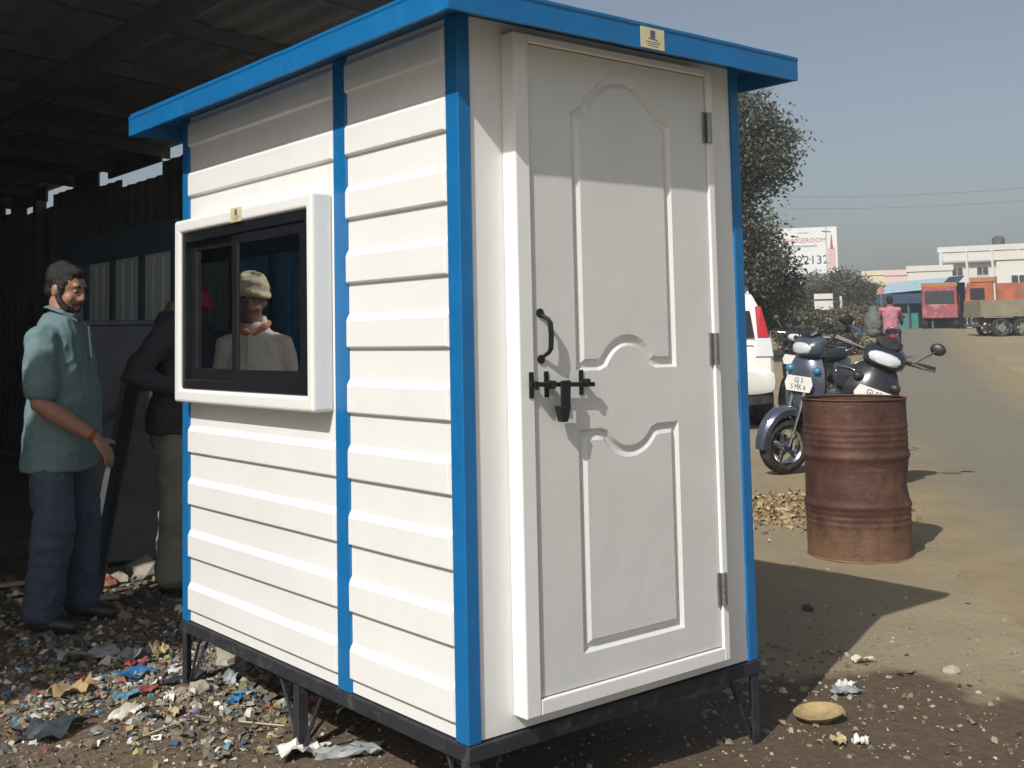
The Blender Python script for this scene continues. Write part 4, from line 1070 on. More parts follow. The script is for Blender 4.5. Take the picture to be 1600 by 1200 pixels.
def remesh(mb, voxel, smooth_it=3, fold=None, name='m'):
    me = mb.mesh('tmp'); o = bpy.data.objects.new('tmp', me); COL.objects.link(o)
    r = o.modifiers.new('r', 'REMESH'); r.mode = 'VOXEL'; r.voxel_size = voxel
    if smooth_it:
        s_ = o.modifiers.new('s', 'SMOOTH'); s_.iterations = smooth_it; s_.factor = .5
    dg = bpy.context.evaluated_depsgraph_get()
    out = bpy.data.meshes.new_from_object(o.evaluated_get(dg)); out.name = name
    bpy.data.objects.remove(o)
    if fold:
        amp, sx, sz = fold
        ns = [v.normal.copy() for v in out.vertices]
        for v, n_ in zip(out.vertices, ns):
            c_ = v.co
            k_ = noise.noise((c_.x * sx, c_.y * sx, c_.z * sz)) + .5 * noise.noise((c_.x * sx * 2.2 + c_.z * 6, c_.y * sx * 2.2, c_.z * sz * 1.7 + 7))
            r_ = 1 - 2 * abs(noise.noise((c_.x * sx * 1.6 + c_.z * 3, c_.y * sx * 1.6 - c_.z * 3, c_.z * sz * 1.5 + 3)))
            v.co = c_ + n_ * (amp * (k_ * .8 + .55 * max(0, r_) ** 2))
    out.polygons.foreach_set('use_smooth', [True] * len(out.polygons))
    return out
def limb(m_, pts_, rs_, n=14, flat=1.0, up=None):
    pts_ = [Vector(p_) for p_ in pts_]
    a, b_ = pts_[0], pts_[-1]
    d0 = (pts_[0] - pts_[1]).normalized(); d1 = (pts_[-1] - pts_[-2]).normalized()
    P_ = [a + d0 * rs_[0] * .8, a + d0 * rs_[0] * .5] + pts_ + [b_ + d1 * rs_[-1] * .5, b_ + d1 * rs_[-1] * .8]
    R_ = [rs_[0] * .3, rs_[0] * .8] + list(rs_) + [rs_[-1] * .8, rs_[-1] * .3]
    # densify with smooth interpolation
    Q, S = [], []
    for i in range(len(P_) - 1):
        for t in (0, .5):
            Q.append(P_[i].lerp(P_[i + 1], t)); S.append(R_[i] * (1 - t) + R_[i + 1] * t)
    Q.append(P_[-1]); S.append(R_[-1])
    m_.tube(Q, S, n, flat=flat, up=up)
def torso(m_, rings, n=20):
    rr_ = []
    for (x, y, z, rx, ry) in rings:
        rr_.append([Vector((x + rx * math.copysign(abs(math.cos(a)) ** .85, math.cos(a)), y + ry * math.copysign(abs(math.sin(a)) ** .9, math.sin(a)), z)) for a in [2 * math.pi * j / n for j in range(n)]])
    m_.loft(rr_)
def hand(m_, wr, d_, side, k=1.0, curl=.5):
    # wr wrist, d_ direction of the palm, side = thumb direction
    d_ = Vector(d_).normalized(); side = Vector(side); side = (side - d_ * side.dot(d_)).normalized(); nrm = d_.cross(side)
    wr = Vector(wr)
    Rm = Matrix((side, d_, nrm)).transposed()
    m_.ell(wr + d_ * .048 * k, .040 * k, .055 * k, .016 * k, Rm)
    limb(m_, [wr - d_ * .01, wr + d_ * .04 * k], [.024 * k, .022 * k], flat=.7, up=nrm)
    for i, (o_, ln) in enumerate(((.030, .074), (.010, .084), (-.010, .078), (-.029, .060))):
        b_ = wr + d_ * (.090 - .006 * abs(i - 1)) * k + side * o_ * k
        e = d_; c1 = (d_ + nrm * curl * .5).normalized(); c2 = (d_ + nrm * curl * 1.2).normalized(); c3 = (d_ * .8 + nrm * curl * 2).normalized()
        p1 = b_ + c1 * ln * .42 * k; p2 = p1 + c2 * ln * .33 * k; p3 = p2 + c3 * ln * .25 * k
        limb(m_, [b_ - d_ * .02, b_, p1, p2, p3], [.0095 * k, .0095 * k, .0088 * k, .008 * k, .0065 * k], n=10)
    t0 = wr + d_ * .025 * k + side * .030 * k; t1 = t0 + (side * .7 + d_ * .7 + nrm * .25).normalized() * .036 * k; t2 = t1 + (side * .25 + d_ + nrm * .4).normalized() * .03 * k
    limb(m_, [t0, t1, t2], [.013 * k, .011 * k, .0085 * k], n=10)
def person(label, loc, rz, H=1.72, build=1.0, skin=SKIN, shirt=POLO, pants=JEAN, arms=None, legs=None, head=(0, 0, 0), hair=True, beard=True, turban=None, scarf=None, sleeve='short', hem=.76, vox=.008, belly=.0, group=None, thread=False, seated=False, hip_off=(0, 0, 0), collar=True, head_off=(0, 0, 0)):
    t = thing('person', label, 'person', loc, rz, group)
    s_ = H / 1.72
    t.scale = (s_, s_, s_)
    ho = Vector(hip_off)
    def X(x, y, z): return ho + Vector((x, y, z))
    b_ = build
    arms = arms or {}; legs = legs or {}
    A = {'R': arms.get('R', [(.20, 0, 1.40), (.25, -.02, 1.12), (.27, .06, .88)]), 'L': arms.get('L', [(-.20, 0, 1.40), (-.25, -.02, 1.12), (-.26, .06, .88)])}
    LG = {'R': legs.get('R', [(.095, 0, .90), (.11, .02, .49), (.115, -.01, .09)]), 'L': legs.get('L', [(-.095, 0, .90), (-.11, .02, .49), (-.115, -.01, .09)])}
    hp = X(0, .03, 1.60) + Vector(head_off)
    hR = Matrix.Rotation(head[0], 3, 'Z') @ Matrix.Rotation(head[1], 3, 'X') @ Matrix.Rotation(head[2], 3, 'Y')
    def HP(x, y, z): return hp + hR @ Vector((x, y, z))
    m_ = MB()
    torso(m_, [X(0, 0, .80).to_tuple() + (.10, .09), X(0, 0, .92).to_tuple() + (.125, .095), X(0, .01 + belly * .5, 1.08).to_tuple() + (.130, .095 + belly * .7), X(0, .005, 1.25).to_tuple() + (.145, .10), X(0, 0, 1.37).to_tuple() + (.150, .095), X(0, 0, 1.43).to_tuple() + (.09, .07), X(0, .005, 1.49).to_tuple() + (.06, .06)])
    limb(m_, [X(0, -.005, 1.43), X(0, .01, 1.50), HP(0, -.015, -.06)], [.068, .060, .056])
    # head
    m_.ell(HP(0, -.012, .035), .074, .094, .092, hR, 20, 14)
    m_.ell(HP(0, .022, -.03), .060, .070, .088, hR, 20, 14)
    m_.ell(HP(0, .060, -.088), .034, .028, .026, hR)
    for q in (-1, 1):
        m_.ell(HP(q * .036, .055, -.030), .024, .026, .028, hR)
        m_.ell(HP(q * .029, .078, .036), .024, .012, .010, hR)
        m_.ell(HP(q * .074, -.008, -.010), .010, .020, .031, hR)
        m_.ell(HP(q * .014, .094, -.030), .010, .011, .009, hR)
    limb(m_, [HP(0, .086, .028), HP(0, .099, -.002), HP(0, .104, -.026)], [.009, .011, .013], n=10)
    m_.ell(HP(0, .084, -.057), .024, .011, .007, hR); m_.ell(HP(0, .082, -.070), .021, .011, .008, hR)
    for sd in 'RL':
        a0, a1, a2 = [X(*p_) for p_ in A[sd]]
        limb(m_, [a0, a0.lerp(a1, .5), a1, a1.lerp(a2, .35), a2], [.052 * b_, .047 * b_, .040 * b_, .040 * b_, .026])
        sgn = 1 if sd == 'R' else -1
        hd = (a2 - a1).normalized()
        hand(m_, a2, hd + Vector((0, 0, -.55)), Vector((-sgn, .25, .15)), curl=-.7 * sgn)
        l0, l1, l2 = [X(*p_) for p_ in LG[sd]]
        li = Vector((l0.x * .75, l0.y, l0.z - .04))
        limb(m_, [li, li.lerp(l1, .5), l1, l1.lerp(l2, .35), l2], [.066, .064, .056, .054, .038])
        ft = Vector((0, 1, 0))
        limb(m_, [l2 + Vector((0, -.02, -.04)), l2 + Vector((0, .06, -.055)), l2 + Vector((0, .15, -.07))], [.040, .042, .030], flat=.8)
    obj('body', remesh(m_, vox, 2, name='body'), skin, t)
    # eyes, brows
    for q in (-1, 1):
        e = MB().ell(HP(q * .030, .0745, .010), .0115, .0105, .0060, hR, 12, 8)
        eo_ = obj('eye', e, EYEW, t, smooth=True)
        obj('iris', MB().ell(HP(q * .030, .0825, .009), .0058, .0042, .0052, hR, 10, 6), HAIR, eo_, smooth=True)
        obj('eyebrow', MB().tube([HP(q * .014, .088, .031), HP(q * .030, .088, .037), HP(q * .047, .076, .030)], [.004, .0055, .003], 6), HAIR, t, smooth=True)
    if hair:
        h_ = MB()
        h_.ell(HP(0, -.024, .052), .080, .096, .090, hR, 20, 14)
        h_.ell(HP(0, .030, .098), .060, .055, .036, hR)
        for q in (-1, 1): h_.ell(HP(q * .062, .010, .020), .016, .026, .050, hR)
        h_.ell(HP(0, -.06, -.01), .060, .050, .060, hR)
        obj('hair', remesh(h_, .006, 2, (.004, 40, 40), 'hair'), HAIR, t)
    if beard:
        h_ = MB()
        h_.ell(HP(0, .036, -.082), .055, .052, .040, hR, 18, 10)
        for q in (-1, 1): limb(h_, [HP(q * .064, .008, -.012), HP(q * .060, .022, -.050), HP(q * .040, .055, -.085)], [.010, .015, .020])
        limb(h_, [HP(-.030, .080, -.056), HP(0, .094, -.046), HP(.030, .080, -.056)], [.006, .009, .006])
        obj('beard', remesh(h_, .005, 2, (.002, 60, 60), 'beard'), HAIR, t)
    if turban:
        h_ = MB()
        h_.ell(HP(0, -.012, .070), .100, .118, .070, hR, 22, 12)
        for k_ in range(5):
            a_ = k_ * 1.3
            Rt = hR @ Matrix.Rotation(.35 * math.sin(a_), 3, 'X') @ Matrix.Rotation(.35 * math.cos(a_), 3, 'Y')
            h_.loft([[HP(0, -.012, .062 + .016 * k_) + Rt @ Vector(((.098 - .012 * k_ + .016 * math.cos(i * math.pi / 4)) * math.cos(j * math.pi / 12), (.114 - .012 * k_ + .016 * math.cos(i * math.pi / 4)) * math.sin(j * math.pi / 12), .018 * math.sin(i * math.pi / 4))) for j in range(24)] for i in range(9)], caps=False)
        obj('turban', remesh(h_, .008, 1, (.003, 25, 40), 'turban'), turban, t)
    if scarf:
        h_ = MB(); limb(h_, [X(-.09, -.03, 1.47), X(-.06, .075, 1.46), X(.0, .10, 1.42), X(.07, .07, 1.46), X(.09, -.03, 1.48), X(0, -.09, 1.50), X(-.09, -.03, 1.47)], [.019] * 7)
        obj('scarf', remesh(h_, .009, 2, (.006, 22, 22), 'scarf'), scarf, t)
    # shirt
    m_ = MB(); g = .016
    torso(m_, [X(0, .0, hem).to_tuple() + (.182 * b_, .145 + belly * .7), X(0, .005 + belly * .3, hem + .12).to_tuple() + (.180 * b_, .143 + belly * .9), X(0, .01 + belly * .5, 1.08).to_tuple() + (.172 * b_, .128 + belly), X(0, .008, 1.25).to_tuple() + (.188 * b_, .132 + belly * .4), X(0, 0, 1.37).to_tuple() + (.172 * b_, .115), X(0, -.002, 1.435).to_tuple() + (.122 * b_, .092), X(0, 0, 1.485).to_tuple() + (.073, .074)])
    for sd in 'RL':
        a0, a1, a2 = [X(*p_) for p_ in A[sd]]
        inn = a0 + (X(0, 0, 1.36) - a0) * .35
        if sleeve == 'short': limb(m_, [inn, a0, a0.lerp(a1, .45), a0.lerp(a1, .78)], [.062 * b_, .068 * b_, .068 * b_, .068 * b_])
        else: limb(m_, [inn, a0, a0.lerp(a1, .5), a1, a1.lerp(a2, .5), a1.lerp(a2, .9)], [.07 * b_, .074 * b_, .064 * b_, .058 * b_, .052, .046])
    so_ = obj('shirt', remesh(m_, vox * 1.1, 3, (.010, 9, 9), 'shirt'), shirt, t)
    if collar:
        c_ = MB()
        for q in (-1, 1):
            limb(c_, [X(q * .0, -.068, 1.515), X(q * .066, -.03, 1.515), X(q * .072, .04, 1.49), X(q * .035, .095, 1.445)], [.014, .016, .018, .012], flat=.5)
        co_ = obj('collar', remesh(c_, .006, 1, name='collar'), shirt, so_)
        obj('placket', MB().box(-.015, .015, .0, .006, -.16, 0, Matrix.Translation(X(0, .132 + belly * .3, 1.42)) @ Matrix.Rotation(R(6), 4, 'X')), shirt, so_, .003)
    # trousers
    m_ = MB()
    torso(m_, [X(0, 0, .76).to_tuple() + (.12, .11), X(0, 0, .86).to_tuple() + (.150 * b_, .118), X(0, 0, .96).to_tuple() + (.135 * b_, .105)])
    for sd in 'RL':
        l0, l1, l2 = [X(*p_) for p_ in LG[sd]]
        l2b = l1.lerp(l2, .98)
        limb(m_, [l0.lerp(l1, .14), l0.lerp(l1, .45), l1, l1.lerp(l2, .5), l2b], [.072 * b_, .088 * b_, .085 * b_, .079 * b_, .080 * b_])
    obj('trousers', remesh(m_, vox * 1.1, 3, (.012, 8, 10), 'trousers'), pants, t)
    for sd in 'RL':
        l2 = X(*LG[sd][2])
        f_ = MB(); limb(f_, [l2 + Vector((0, -.035, -.035)), l2 + Vector((0, .05, -.045)), l2 + Vector((0, .16, -.062))], [.047, .050, .038], flat=.85)
        obj('shoe', remesh(f_, .008, 2, name='shoe'), SHOE, t)
    if thread:
        a1, a2 = X(*A['R'][1]), X(*A['R'][2]); d_ = (a2 - a1).normalized()
        for k_ in (0, .012):
            c0 = a2 - d_ * (.012 + k_)
            q_ = d_.to_track_quat('Z', 'Y').to_matrix().to_4x4()
            obj('wrist_thread', torus(.0285, .0045, 0, 20, 6, Matrix.Translation(c0) @ q_), THREAD, t, smooth=True)
    return t
person('man in teal polo shirt and dark jeans pointing down with his right hand', (-.065, 3.11, gz(-.065, 3.11)), R(-130), H=1.71, build=1.12, shirt=POLO, pants=JEAN, belly=.03,
       arms={'R': [(.190, -.01, 1.365), (.245, .01, 1.06), (.19, .25, .90)], 'L': [(-.20, 0, 1.39), (-.23, -.05, 1.1), (-.22, .08, .88)]},
       legs={'R': [(.10, 0, .90), (.125, .03, .49), (.14, -.02, .09)], 'L': [(-.10, 0, .90), (-.12, .06, .49), (-.13, .06, .09)]},
       head=(R(-15), R(-16), R(0)), thread=True, hem=.74)
person('man in charcoal long-sleeved shirt and khaki trousers half hidden by the cabin', (.655, 3.46, gz(.655, 3.46)), R(-112), H=1.74, build=1.05, skin=SKIND, shirt=DSHIRT, pants=KHK, sleeve='long', vox=.011, hem=.84,
       arms={'R': [(.19, -.02, 1.38), (.27, -.22, 1.15), (.20, .06, 1.08)], 'L': [(-.20, 0, 1.39), (-.26, .0, 1.12), (-.12, .18, 1.06)]}, head=(R(10), R(-25), 0), beard=False, head_off=(-.02, .10, -.05), collar=False)
person('man in cream turban and pale shirt mirrored in the window glass', (-.97, 2.98, gz(-.97, 2.98)), R(-150), H=1.66, skin=SKIND, shirt=CREAM, pants=KHK, sleeve='long', vox=.012, hair=False, beard=False, turban=TURB, scarf=ORANGE, build=.86, arms={'R': [(.165, 0, 1.37), (.215, -.02, 1.12), (.22, .06, .88)], 'L': [(-.165, 0, 1.37), (-.215, -.02, 1.12), (-.22, .06, .88)]}, head=(R(4), R(-8), 0))
person('man in pink turban mirrored at the left of the window', (-1.42, 4.75, gz(-1.42, 4.75)), R(-150), H=1.66, skin=SKIND, shirt=DSHIRT, pants=KHK, sleeve='long', vox=.014, hair=False, beard=False, turban=PINKT, head=(0, R(-8), 0))

# rider on a motorcycle going away up the road
c = Vector((CAM.x, CAM.y)) + Vector(bear(1386)).normalized() * 31.0
rzb = math.atan2(bear(1386)[1], bear(1386)[0])
mbk = scooter('motorcycle ridden away up the road by the man in pink', (c.x, c.y, gz(c.x, c.y) + .02), rzb + R(4), BLACKP, group='two wheelers on the move', name='motorcycle')
mbk['category'] = 'motorcycle'
person('rider in faded pink shirt seen from behind on the motorcycle', (c.x, c.y, gz(c.x, c.y) + .02), rzb - math.pi / 2 + R(4), H=1.72, build=1.05, skin=SKIND, shirt=PINKS, pants=JEAN, sleeve='long', vox=.016, beard=False, hip_off=(0, -.22, -.07),
       arms={'R': [(.20, 0, 1.39), (.27, .22, 1.18), (.30, .48, 1.09)], 'L': [(-.20, 0, 1.39), (-.27, .22, 1.18), (-.30, .48, 1.09)]},
       legs={'R': [(.10, 0, .90), (.20, .40, .80), (.17, .36, .42)], 'L': [(-.10, 0, .90), (-.20, .40, .80), (-.17, .36, .42)]})
q = c + Vector((math.cos(rzb + R(90)), math.sin(rzb + R(90)))) * .40
SACK = mat('sack_grey', (.11, .125, .12), .85, var=.2, scale=5, bump=.3, bscale=12)
sk = MB(); sk.ell((0, 0, 1.02), .22, .24, .34); sk.ell((.02, 0, 1.32), .13, .14, .14); sk.ell((0, 0, .78), .20, .2, .16)
tag(obj('sack', remesh(sk, .02, 3, (.02, 7, 7), 'sack'), SACK, loc=(q.x, q.y, gz(q.x, q.y))), 'bulging grey sack carried at the left side of the motorcycle', 'sack')

# ------------------------------------------------------------------ litter, rubble, straw
def col_mat(name, rough=.7):
    m = bpy.data.materials.new(name); m.use_nodes = True
    n = m.node_tree.nodes; l = m.node_tree.links
    a = n.new('ShaderNodeAttribute'); a.attribute_name = 'tint'
    l.new(a.outputs['Color'], P(m).inputs['Base Color']); P(m).inputs['Roughness'].default_value = rough
    return m
LIT = col_mat('litter_bits')
PAL = [(.30, .25, .17)] * 6 + [(.22, .175, .12)] * 8 + [(.13, .10, .07)] * 8 + [(.46, .43, .37)] * 4 + [(.08, .075, .07)] * 6 + [(.17, .19, .185)] * 4 + [(.34, .26, .13)] * 2 + [(.60, .58, .53)] * 2 + [(.06, .13, .24), (.09, .22, .29), (.22, .06, .05), (.26, .26, .10)]
def scatter(name, n, fpos, smin, smax, rs, pal, chunk=.3, label=None, cat=None, flat=.25):
    v = []; f = []; colr = []
    for _ in range(n):
        x, y = fpos(rs); z = gz(x, y); s_ = rs.uniform(smin, smax) * (1 if rs.random() < .85 else 1.7)
        c_ = rs.choice(pal); k_ = rs.uniform(.7, 1.25); c_ = [min(.9, q * k_) for q in c_]
        e = Euler((rs.gauss(0, .35), rs.gauss(0, .35), rs.uniform(0, 6.28))).to_matrix(); b0 = len(v)
        if rs.random() < chunk:
            h_ = s_ * rs.uniform(.3, .7)
            for q in ((-1, -.7, 0), (.8, -.9, 0), (1, .6, 0), (-.6, .9, 0), (-.5, -.4, 1), (.5, -.5, .9), (.45, .4, 1), (-.4, .4, .8)):
                v.append(Vector((x, y, z - s_ * .1)) + e @ Vector((q[0] * s_ * .5 * rs.uniform(.7, 1.2), q[1] * s_ * .5 * rs.uniform(.7, 1.2), q[2] * h_)))
            fs = [(0, 1, 5, 4), (1, 2, 6, 5), (2, 3, 7, 6), (3, 0, 4, 7), (4, 5, 6, 7)]
        else:
            w_ = rs.uniform(.25, 1)
            for i, q in enumerate(((-1, -w_), (0, -w_ * .9), (1, -w_), (-1, w_), (.1, w_ * 1.1), (1, w_ * .8))):
                v.append(Vector((x, y, z + s_ * .10 + .003)) + e @ Vector((q[0] * s_ * .5 * rs.uniform(.7, 1.15), q[1] * s_ * .5 * rs.uniform(.7, 1.15), rs.gauss(0, flat) * s_ * .5 + (.12 * s_ if i in (1, 4) else 0))))
            fs = [(0, 1, 4, 3), (1, 2, 5, 4)]
        for q in fs: f.append([i + b0 for i in q]); colr += [(*c_, 1)]
    me = bpy.data.meshes.new(name); me.from_pydata([tuple(p_) for p_ in v], [], f)
    a = me.attributes.new('tint', 'FLOAT_COLOR', 'FACE'); a.data.foreach_set('color', [q for c_ in colr for q in c_])
    return stuff(obj(name, me, LIT), label, cat)
def inb(x, y): return -.02 < x < 1.24 and -.02 < y < 1.3
def pos_left(rs):
    while True:
        x = rs.gauss(.02, .42); y = rs.gauss(1.95, .45)
        if -1.1 < x < 1.0 and .95 < y < 4.2 and noise.noise((x * 3.2, y * 3.2, 2)) + .5 * noise.noise((x * 9, y * 9, 4)) > rs.uniform(-.55, .3): return x, y
def pos_dark(rs):
    return rs.uniform(-.9, 1.0), rs.uniform(2.2, 4.4)
def pos_all(rs):
    while True:
        x, y = rs.uniform(-1.2, 3.2), rs.uniform(-.9, 3.0)
        if (x - .6) ** 2 / 4 + (y - .6) ** 2 / 3 < rs.random() * 1.6: return x, y
def pos_right(rs):
    return rs.gauss(1.75, .35), rs.gauss(.25, .4)
def pos_straw(rs): return rs.gauss(5.1, .5), rs.gauss(3.0, .35)
rs = random.Random(21)
scatter('scattered_litter', 8000, pos_left, .005, .032, rs, PAL, .3, 'small mixed scraps and stone chips strewn beside the cabin', 'litter')
scatter('shed_floor_litter', 1500, pos_dark, .01, .05, rs, PAL, .4, 'scraps strewn over the dark shed floor', 'litter')
DIRT = [(.20, .155, .10), (.26, .20, .13), (.15, .11, .075), (.33, .28, .20), (.40, .36, .29)]
scatter('soil_crumbs', 3600, pos_all, .004, .013, rs, DIRT, .8, 'loose soil crumbs and pebbles round the cabin', 'soil')
scatter('shade_litter', 260, pos_right, .008, .03, rs, PAL[:24], .4, 'small scraps in the shade right of the cabin', 'litter')
STRAW = [(.34, .25, .12), (.28, .19, .09), (.42, .33, .18), (.20, .13, .07)]
scatter('dry_leaf_litter', 2200, pos_straw, .012, .045, rs, STRAW, .1, 'dry leaves and straw heaped behind the cabin corner', 'leaf litter', .4)
def pos_far(rs):
    while True:
        x, y = rs.uniform(2.2, 9), rs.uniform(-.5, 5)
        return x, y
scatter('roadside_pebbles', 600, pos_far, .006, .018, rs, DIRT, .8, 'pebbles scattered over the dusty roadside', 'pebbles')

def lit_mat(name, c_, rough=.5): return mat(name, c_, rough, var=.15, scale=9, bump=.2, bscale=25)
def scrap(name, label, cat, x, y, sx, sy, m_, seed, rz=0, h=.03, dz=.012, n=7, crumple=.6, thick=.0025):
    sx *= .78; sy *= .82; n = 11; v = []; f = []
    for layer in (0, 1):
        rs = random.Random(seed)
        for j in range(n):
            for i in range(n):
                u, w_ = i / (n - 1) - .5, j / (n - 1) - .5
                jx = 1 + .35 * noise.noise((seed * 3.1, i * .5 if j in (0, n - 1) else 0, j * .5))
                z = h * ((noise.noise((u * 3 + seed, w_ * 3, seed * .7)) + .6 * abs(noise.noise((u * 7 + seed, w_ * 7, seed)))) * crumple + .25) + rs.uniform(-.16, .16) * h * crumple - .006
                v.append((u * sx * jx, w_ * sy * (1 + .3 * noise.noise((u * 4, seed * 2.3, 1))), max(-.012, z) + layer * -thick))
    N = n * n
    for j in range(n - 1):
        for i in range(n - 1):
            a = j * n + i; f.append((a, a + 1, a + n + 1, a + n)); f.append((N + a + n, N + a + n + 1, N + a + 1, N + a))
    bd = [i for i in range(n)] + [j * n + n - 1 for j in range(1, n)] + [N - 1 - i for i in range(1, n)] + [(n - 1 - j) * n for j in range(1, n - 1)]
    for k_ in range(len(bd)):
        a, b_ = bd[k_], bd[(k_ + 1) % len(bd)]; f.append((a, a + N, b_ + N, b_))
    me = bpy.data.meshes.new(name); me.from_pydata(v, [], f)
    o = obj(name, me, m_, smooth='auto'); o.location = (x, y, gz(x, y) + dz); o.rotation_euler = (random.Random(seed).uniform(-.12, .12), random.Random(seed + 1).uniform(-.12, .12), rz)
    return tag(o, label, cat)
def stone(name, label, cat, x, y, r, m_, seed, sq=.7, group=None):
    bm = bmesh.new(); bmesh.ops.create_icosphere(bm, subdivisions=2, radius=r)
    for v in bm.verts:
        k_ = 1 + .45 * noise.noise(v.co * (1.6 / r) + Vector((seed * 5, 0, 0))); v.co = v.co * k_; v.co.z *= sq
    me = bpy.data.meshes.new(name); bm.to_mesh(me); bm.free()
    o = obj(name, me, m_); o.location = (x, y, gz(x, y) + r * sq * .35); o.rotation_euler = (0, 0, seed)
    return tag(o, label, cat, group)
BLUPL = lit_mat('blue_plastic', (.03, .15, .34)); REDPL = lit_mat('red_plastic', (.27, .06, .06)); CARD = lit_mat('cardboard', (.36, .25, .12), .85); GREYPL = lit_mat('grey_plastic', (.26, .28, .29)); WHTPL = lit_mat('white_plastic', (.66, .66, .62)); YEL = lit_mat('yellow_foam', (.46, .39, .20), .85); DKPL = lit_mat('dark_plastic', (.04, .05, .055)); CYAN = lit_mat('cyan_plastic', (.12, .27, .36)); PAPER = lit_mat('paper', (.60, .56, .48), .85); WOOD = lit_mat('wood_strip', (.48, .40, .26), .85); CONC = lit_mat('concrete_lump', (.36, .32, .26), .9); BRICKM = lit_mat('brick_piece', (.36, .16, .10), .9)
scrap('plastic_sheet', 'bright blue plastic scrap on the litter by the far leg', 'plastic', -.10, 2.03, .19, .12, BLUPL, 1, R(20), .05)
scrap('plastic_scrap', 'red plastic scrap just behind the bright blue scrap', 'plastic', -.04, 2.20, .11, .07, REDPL, 2, R(-30), .04)
scrap('cardboard_piece', 'tan crumpled cardboard piece at the shadow edge', 'cardboard', -.36, 1.99, .21, .12, CARD, 3, R(10), .07)
scrap('plastic_bag', 'pale grey crumpled plastic bag in the shade behind the cardboard', 'plastic bag', -.16, 2.42, .30, .14, GREYPL, 4, R(-15), .09)
scrap('plastic_bag', 'small grey plastic bag left of the far cabin leg', 'plastic bag', .02, 2.32, .22, .13, GREYPL, 5, R(35), .06)
scrap('foam_lump', 'yellow foam lump beside the far cabin leg', 'foam', .08, 2.24, .09, .08, YEL, 6, 0, .08)
scrap('plastic_scrap', 'small cyan plastic scrap below the bright blue scrap', 'plastic', -.22, 1.82, .12, .06, CYAN, 7, R(15), .03)
scrap('plastic_scrap', 'dark red scrap touching the cyan scrap', 'plastic', -.13, 1.83, .10, .06, REDPL, 8, R(-5), .03)
scrap('plastic_bag', 'black plastic bag flattened on the litter below the blue scrap', 'plastic bag', .02, 1.88, .24, .09, DKPL, 9, R(10), .03)
scrap('plastic_bag', 'dark plastic bag at the lower left corner of the litter', 'plastic bag', -.55, 1.62, .26, .16, DKPL, 10, R(25), .06)
scrap('paper_scrap', 'white paper scrap beside the far leg foot', 'paper', .06, 1.98, .12, .05, WHTPL, 11, R(-20), .02)
scrap('paper_scrap', 'round white scrap in the middle of the litter', 'paper', -.12, 1.66, .05, .05, WHTPL, 12, 0, .04)
scrap('plastic_scrap', 'small blue scrap on the brown soil edge of the litter', 'plastic', .06, 1.50, .07, .06, BLUPL, 13, R(40), .03)
scrap('plastic_scrap', 'pale blue scrap near the middle cabin leg', 'plastic', .13, 1.55, .10, .05, CYAN, 14, R(-20), .02)
scrap('paper_scrap', 'beige paper flap lying at the lower edge of the litter', 'paper', -.30, 1.62, .20, .08, PAPER, 15, R(25), .04)
scrap('paper_scrap', 'yellowish paper scrap below the round white scrap', 'paper', -.16, 1.52, .08, .06, YEL, 16, R(50), .04)
scrap('foil_scrap', 'silvery crumpled foil near the far leg on the litter', 'foil', .17, 1.72, .11, .09, GREYPL, 17, R(10), .06)
scrap('plastic_scrap', 'orange scrap beside the small blue scrap', 'plastic', .03, 1.43, .06, .04, CARD, 18, R(15), .02)
scrap('plastic_bag', 'translucent grey plastic crumpled round the middle leg foot', 'plastic bag', .02, .90, .22, .16, WHTPL, 19, R(-25), .08, dz=.0)
scrap('plastic_bag', 'pale plastic film lying under the base frame beside the middle leg', 'plastic bag', .12, .80, .26, .10, GREYPL, 20, R(-40), .06, dz=.0)
scrap('plastic_wrapper', 'yellow and pink printed wrapper on the damp ground', 'wrapper', 1.38, -.17, .10, .055, YEL, 21, R(40), .03)
scrap('plastic_wrapper', 'crumpled white wrapper touching the yellow wrapper', 'wrapper', 1.44, -.21, .06, .05, WHTPL, 22, R(10), .035)
scrap('plastic_scrap', 'white plastic scrap at the edge of the cabin shadow', 'plastic', 1.90, .15, .10, .06, WHTPL, 23, R(10), .035)
scrap('plastic_scrap', 'grey plastic scrap in front of the white plastic scrap', 'plastic', 1.84, .11, .13, .06, GREYPL, 24, R(-30), .03)
scrap('paper_scrap', 'white paper strip above the damp stain', 'paper', 2.22, .28, .12, .05, PAPER, 25, R(-15), .03)
scrap('paper_scrap', 'small white scrap in the cabin shadow beside the right post', 'paper', 1.72, .50, .06, .04, WHTPL, 26, 0, .02)
scrap('plastic_scrap', 'thin clear scrap on the dusty ground at the right edge', 'plastic', 4.55, .80, .16, .05, GREYPL, 27, R(-35), .02)
# half coconut-like shell
sh_ = MB().lathe([(.0005, .0), (.045, .004), (.070, .022), (.076, .032), (.072, .032), (.06, .020), (.035, .012), (.0005, .010)], 24)
o = obj('dried_shell', sh_, mat('dried_husk', (.34, .25, .12), .85, var=.3, scale=20, bump=.4, bscale=60), smooth='auto'); o.location = (1.53, .01, gz(1.53, .01) + .004); o.rotation_euler = (R(8), R(-5), R(-35)); o.scale = (1.15, .85, 1)
tag(o, 'dried brown shell half lying beside the cabin shadow', 'shell')
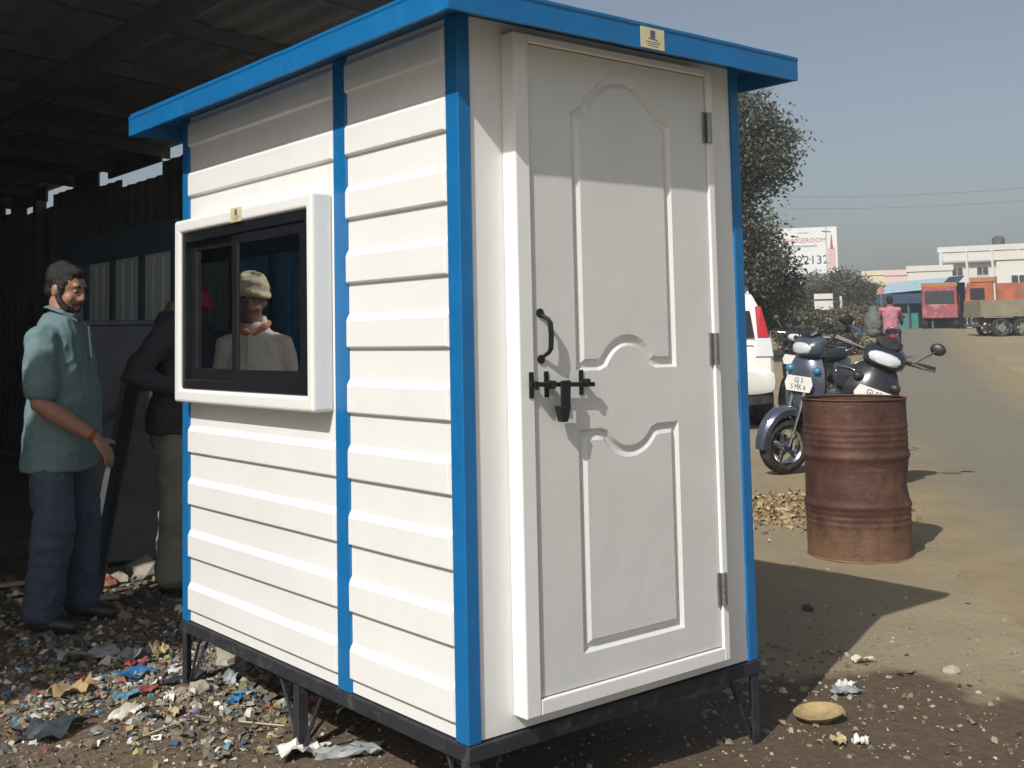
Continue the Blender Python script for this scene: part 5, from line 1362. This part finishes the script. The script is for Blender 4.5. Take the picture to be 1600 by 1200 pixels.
# rubble lumps
for i, (x, y, r, m_, lab) in enumerate(((.36, 2.08, .10, CONC, 'pale concrete lump behind the far left leg'), (.50, 2.02, .09, CONC, 'broken concrete lump right of the pale lump under the cabin'), (.46, 1.95, .05, BRICKM, 'red brick fragment among the rubble under the cabin'), (.27, 1.98, .06, CONC, 'small grey stone close to the far left leg'),
    (.70, 3.95, .11, CONC, 'pale stone block behind the feet of the man in dark shirt'), (.42, 3.85, .08, BRICKM, 'brick lump on the shed floor between the two men'), (.52, 3.90, .06, CONC, 'white stone beside the brick lump on the shed floor'), (.38, 1.60, .05, CONC, 'beige stone on the litter near the middle leg'), (.46, 1.52, .035, PAPER, 'small white stone beside the beige stone'), (.02, 1.70, .045, CONC, 'grey stone in the middle of the litter'),
    (2.75, .93, .03, DKPL, 'small dark stone in the cabin shadow near the drum'), (2.35, -.02, .03, CONC, 'pebble on the dry ground above the damp stain'))):
    stone('stone', lab, 'stone', x, y, r, m_, i + 1.3, group=None)
# light wooden strips on the shed floor
def strip(label, p0, p1, w_=.05, t_=.02, m_=WOOD):
    p0, p1 = Vector(p0), Vector(p1); d_ = p1 - p0
    o = obj('wooden_strip', MB().box(0, d_.length, -w_ / 2, w_ / 2, 0, t_), m_, bevel=.003)
    o.location = (p0.x, p0.y, gz((p0.x + p1.x) / 2, (p0.y + p1.y) / 2) + .012); o.rotation_euler = (0, 0, math.atan2(d_.y, d_.x))
    return tag(o, label, 'wood strip')
strip('pale wooden strip left of the man in teal', (-.35, 4.25), (.16, 4.15), .05)
strip('pale wooden strip between the legs of the man in teal', (.18, 3.55), (.36, 3.45), .04)
strip('long pale batten behind the men against the cabins', (.30, 4.05), (.80, 4.25), .05)
strip('thin stick lying on brown soil left of the middle leg', (-.02, 1.30), (.08, 1.15), .008, .006)
strip('thin stick at the lower edge of the litter', (-.34, 1.36), (-.16, 1.42), .008, .006)

# ------------------------------------------------------------------ thin dusty air
hz = MB().box(-60, 330, -160, 330, -1.3, 16)
hm = bpy.data.materials.new('dusty_air'); hm.use_nodes = True
hn = hm.node_tree.nodes; hn.remove(P(hm))
pv = hn.new('ShaderNodeVolumePrincipled'); pv.inputs['Color'].default_value = (.82, .89, .95, 1); pv.inputs['Density'].default_value = .0019; pv.inputs['Anisotropy'].default_value = .1
hm.node_tree.links.new(pv.outputs[0], hn['Material Output'].inputs['Volume'])
stuff(obj('haze', hz, hm))
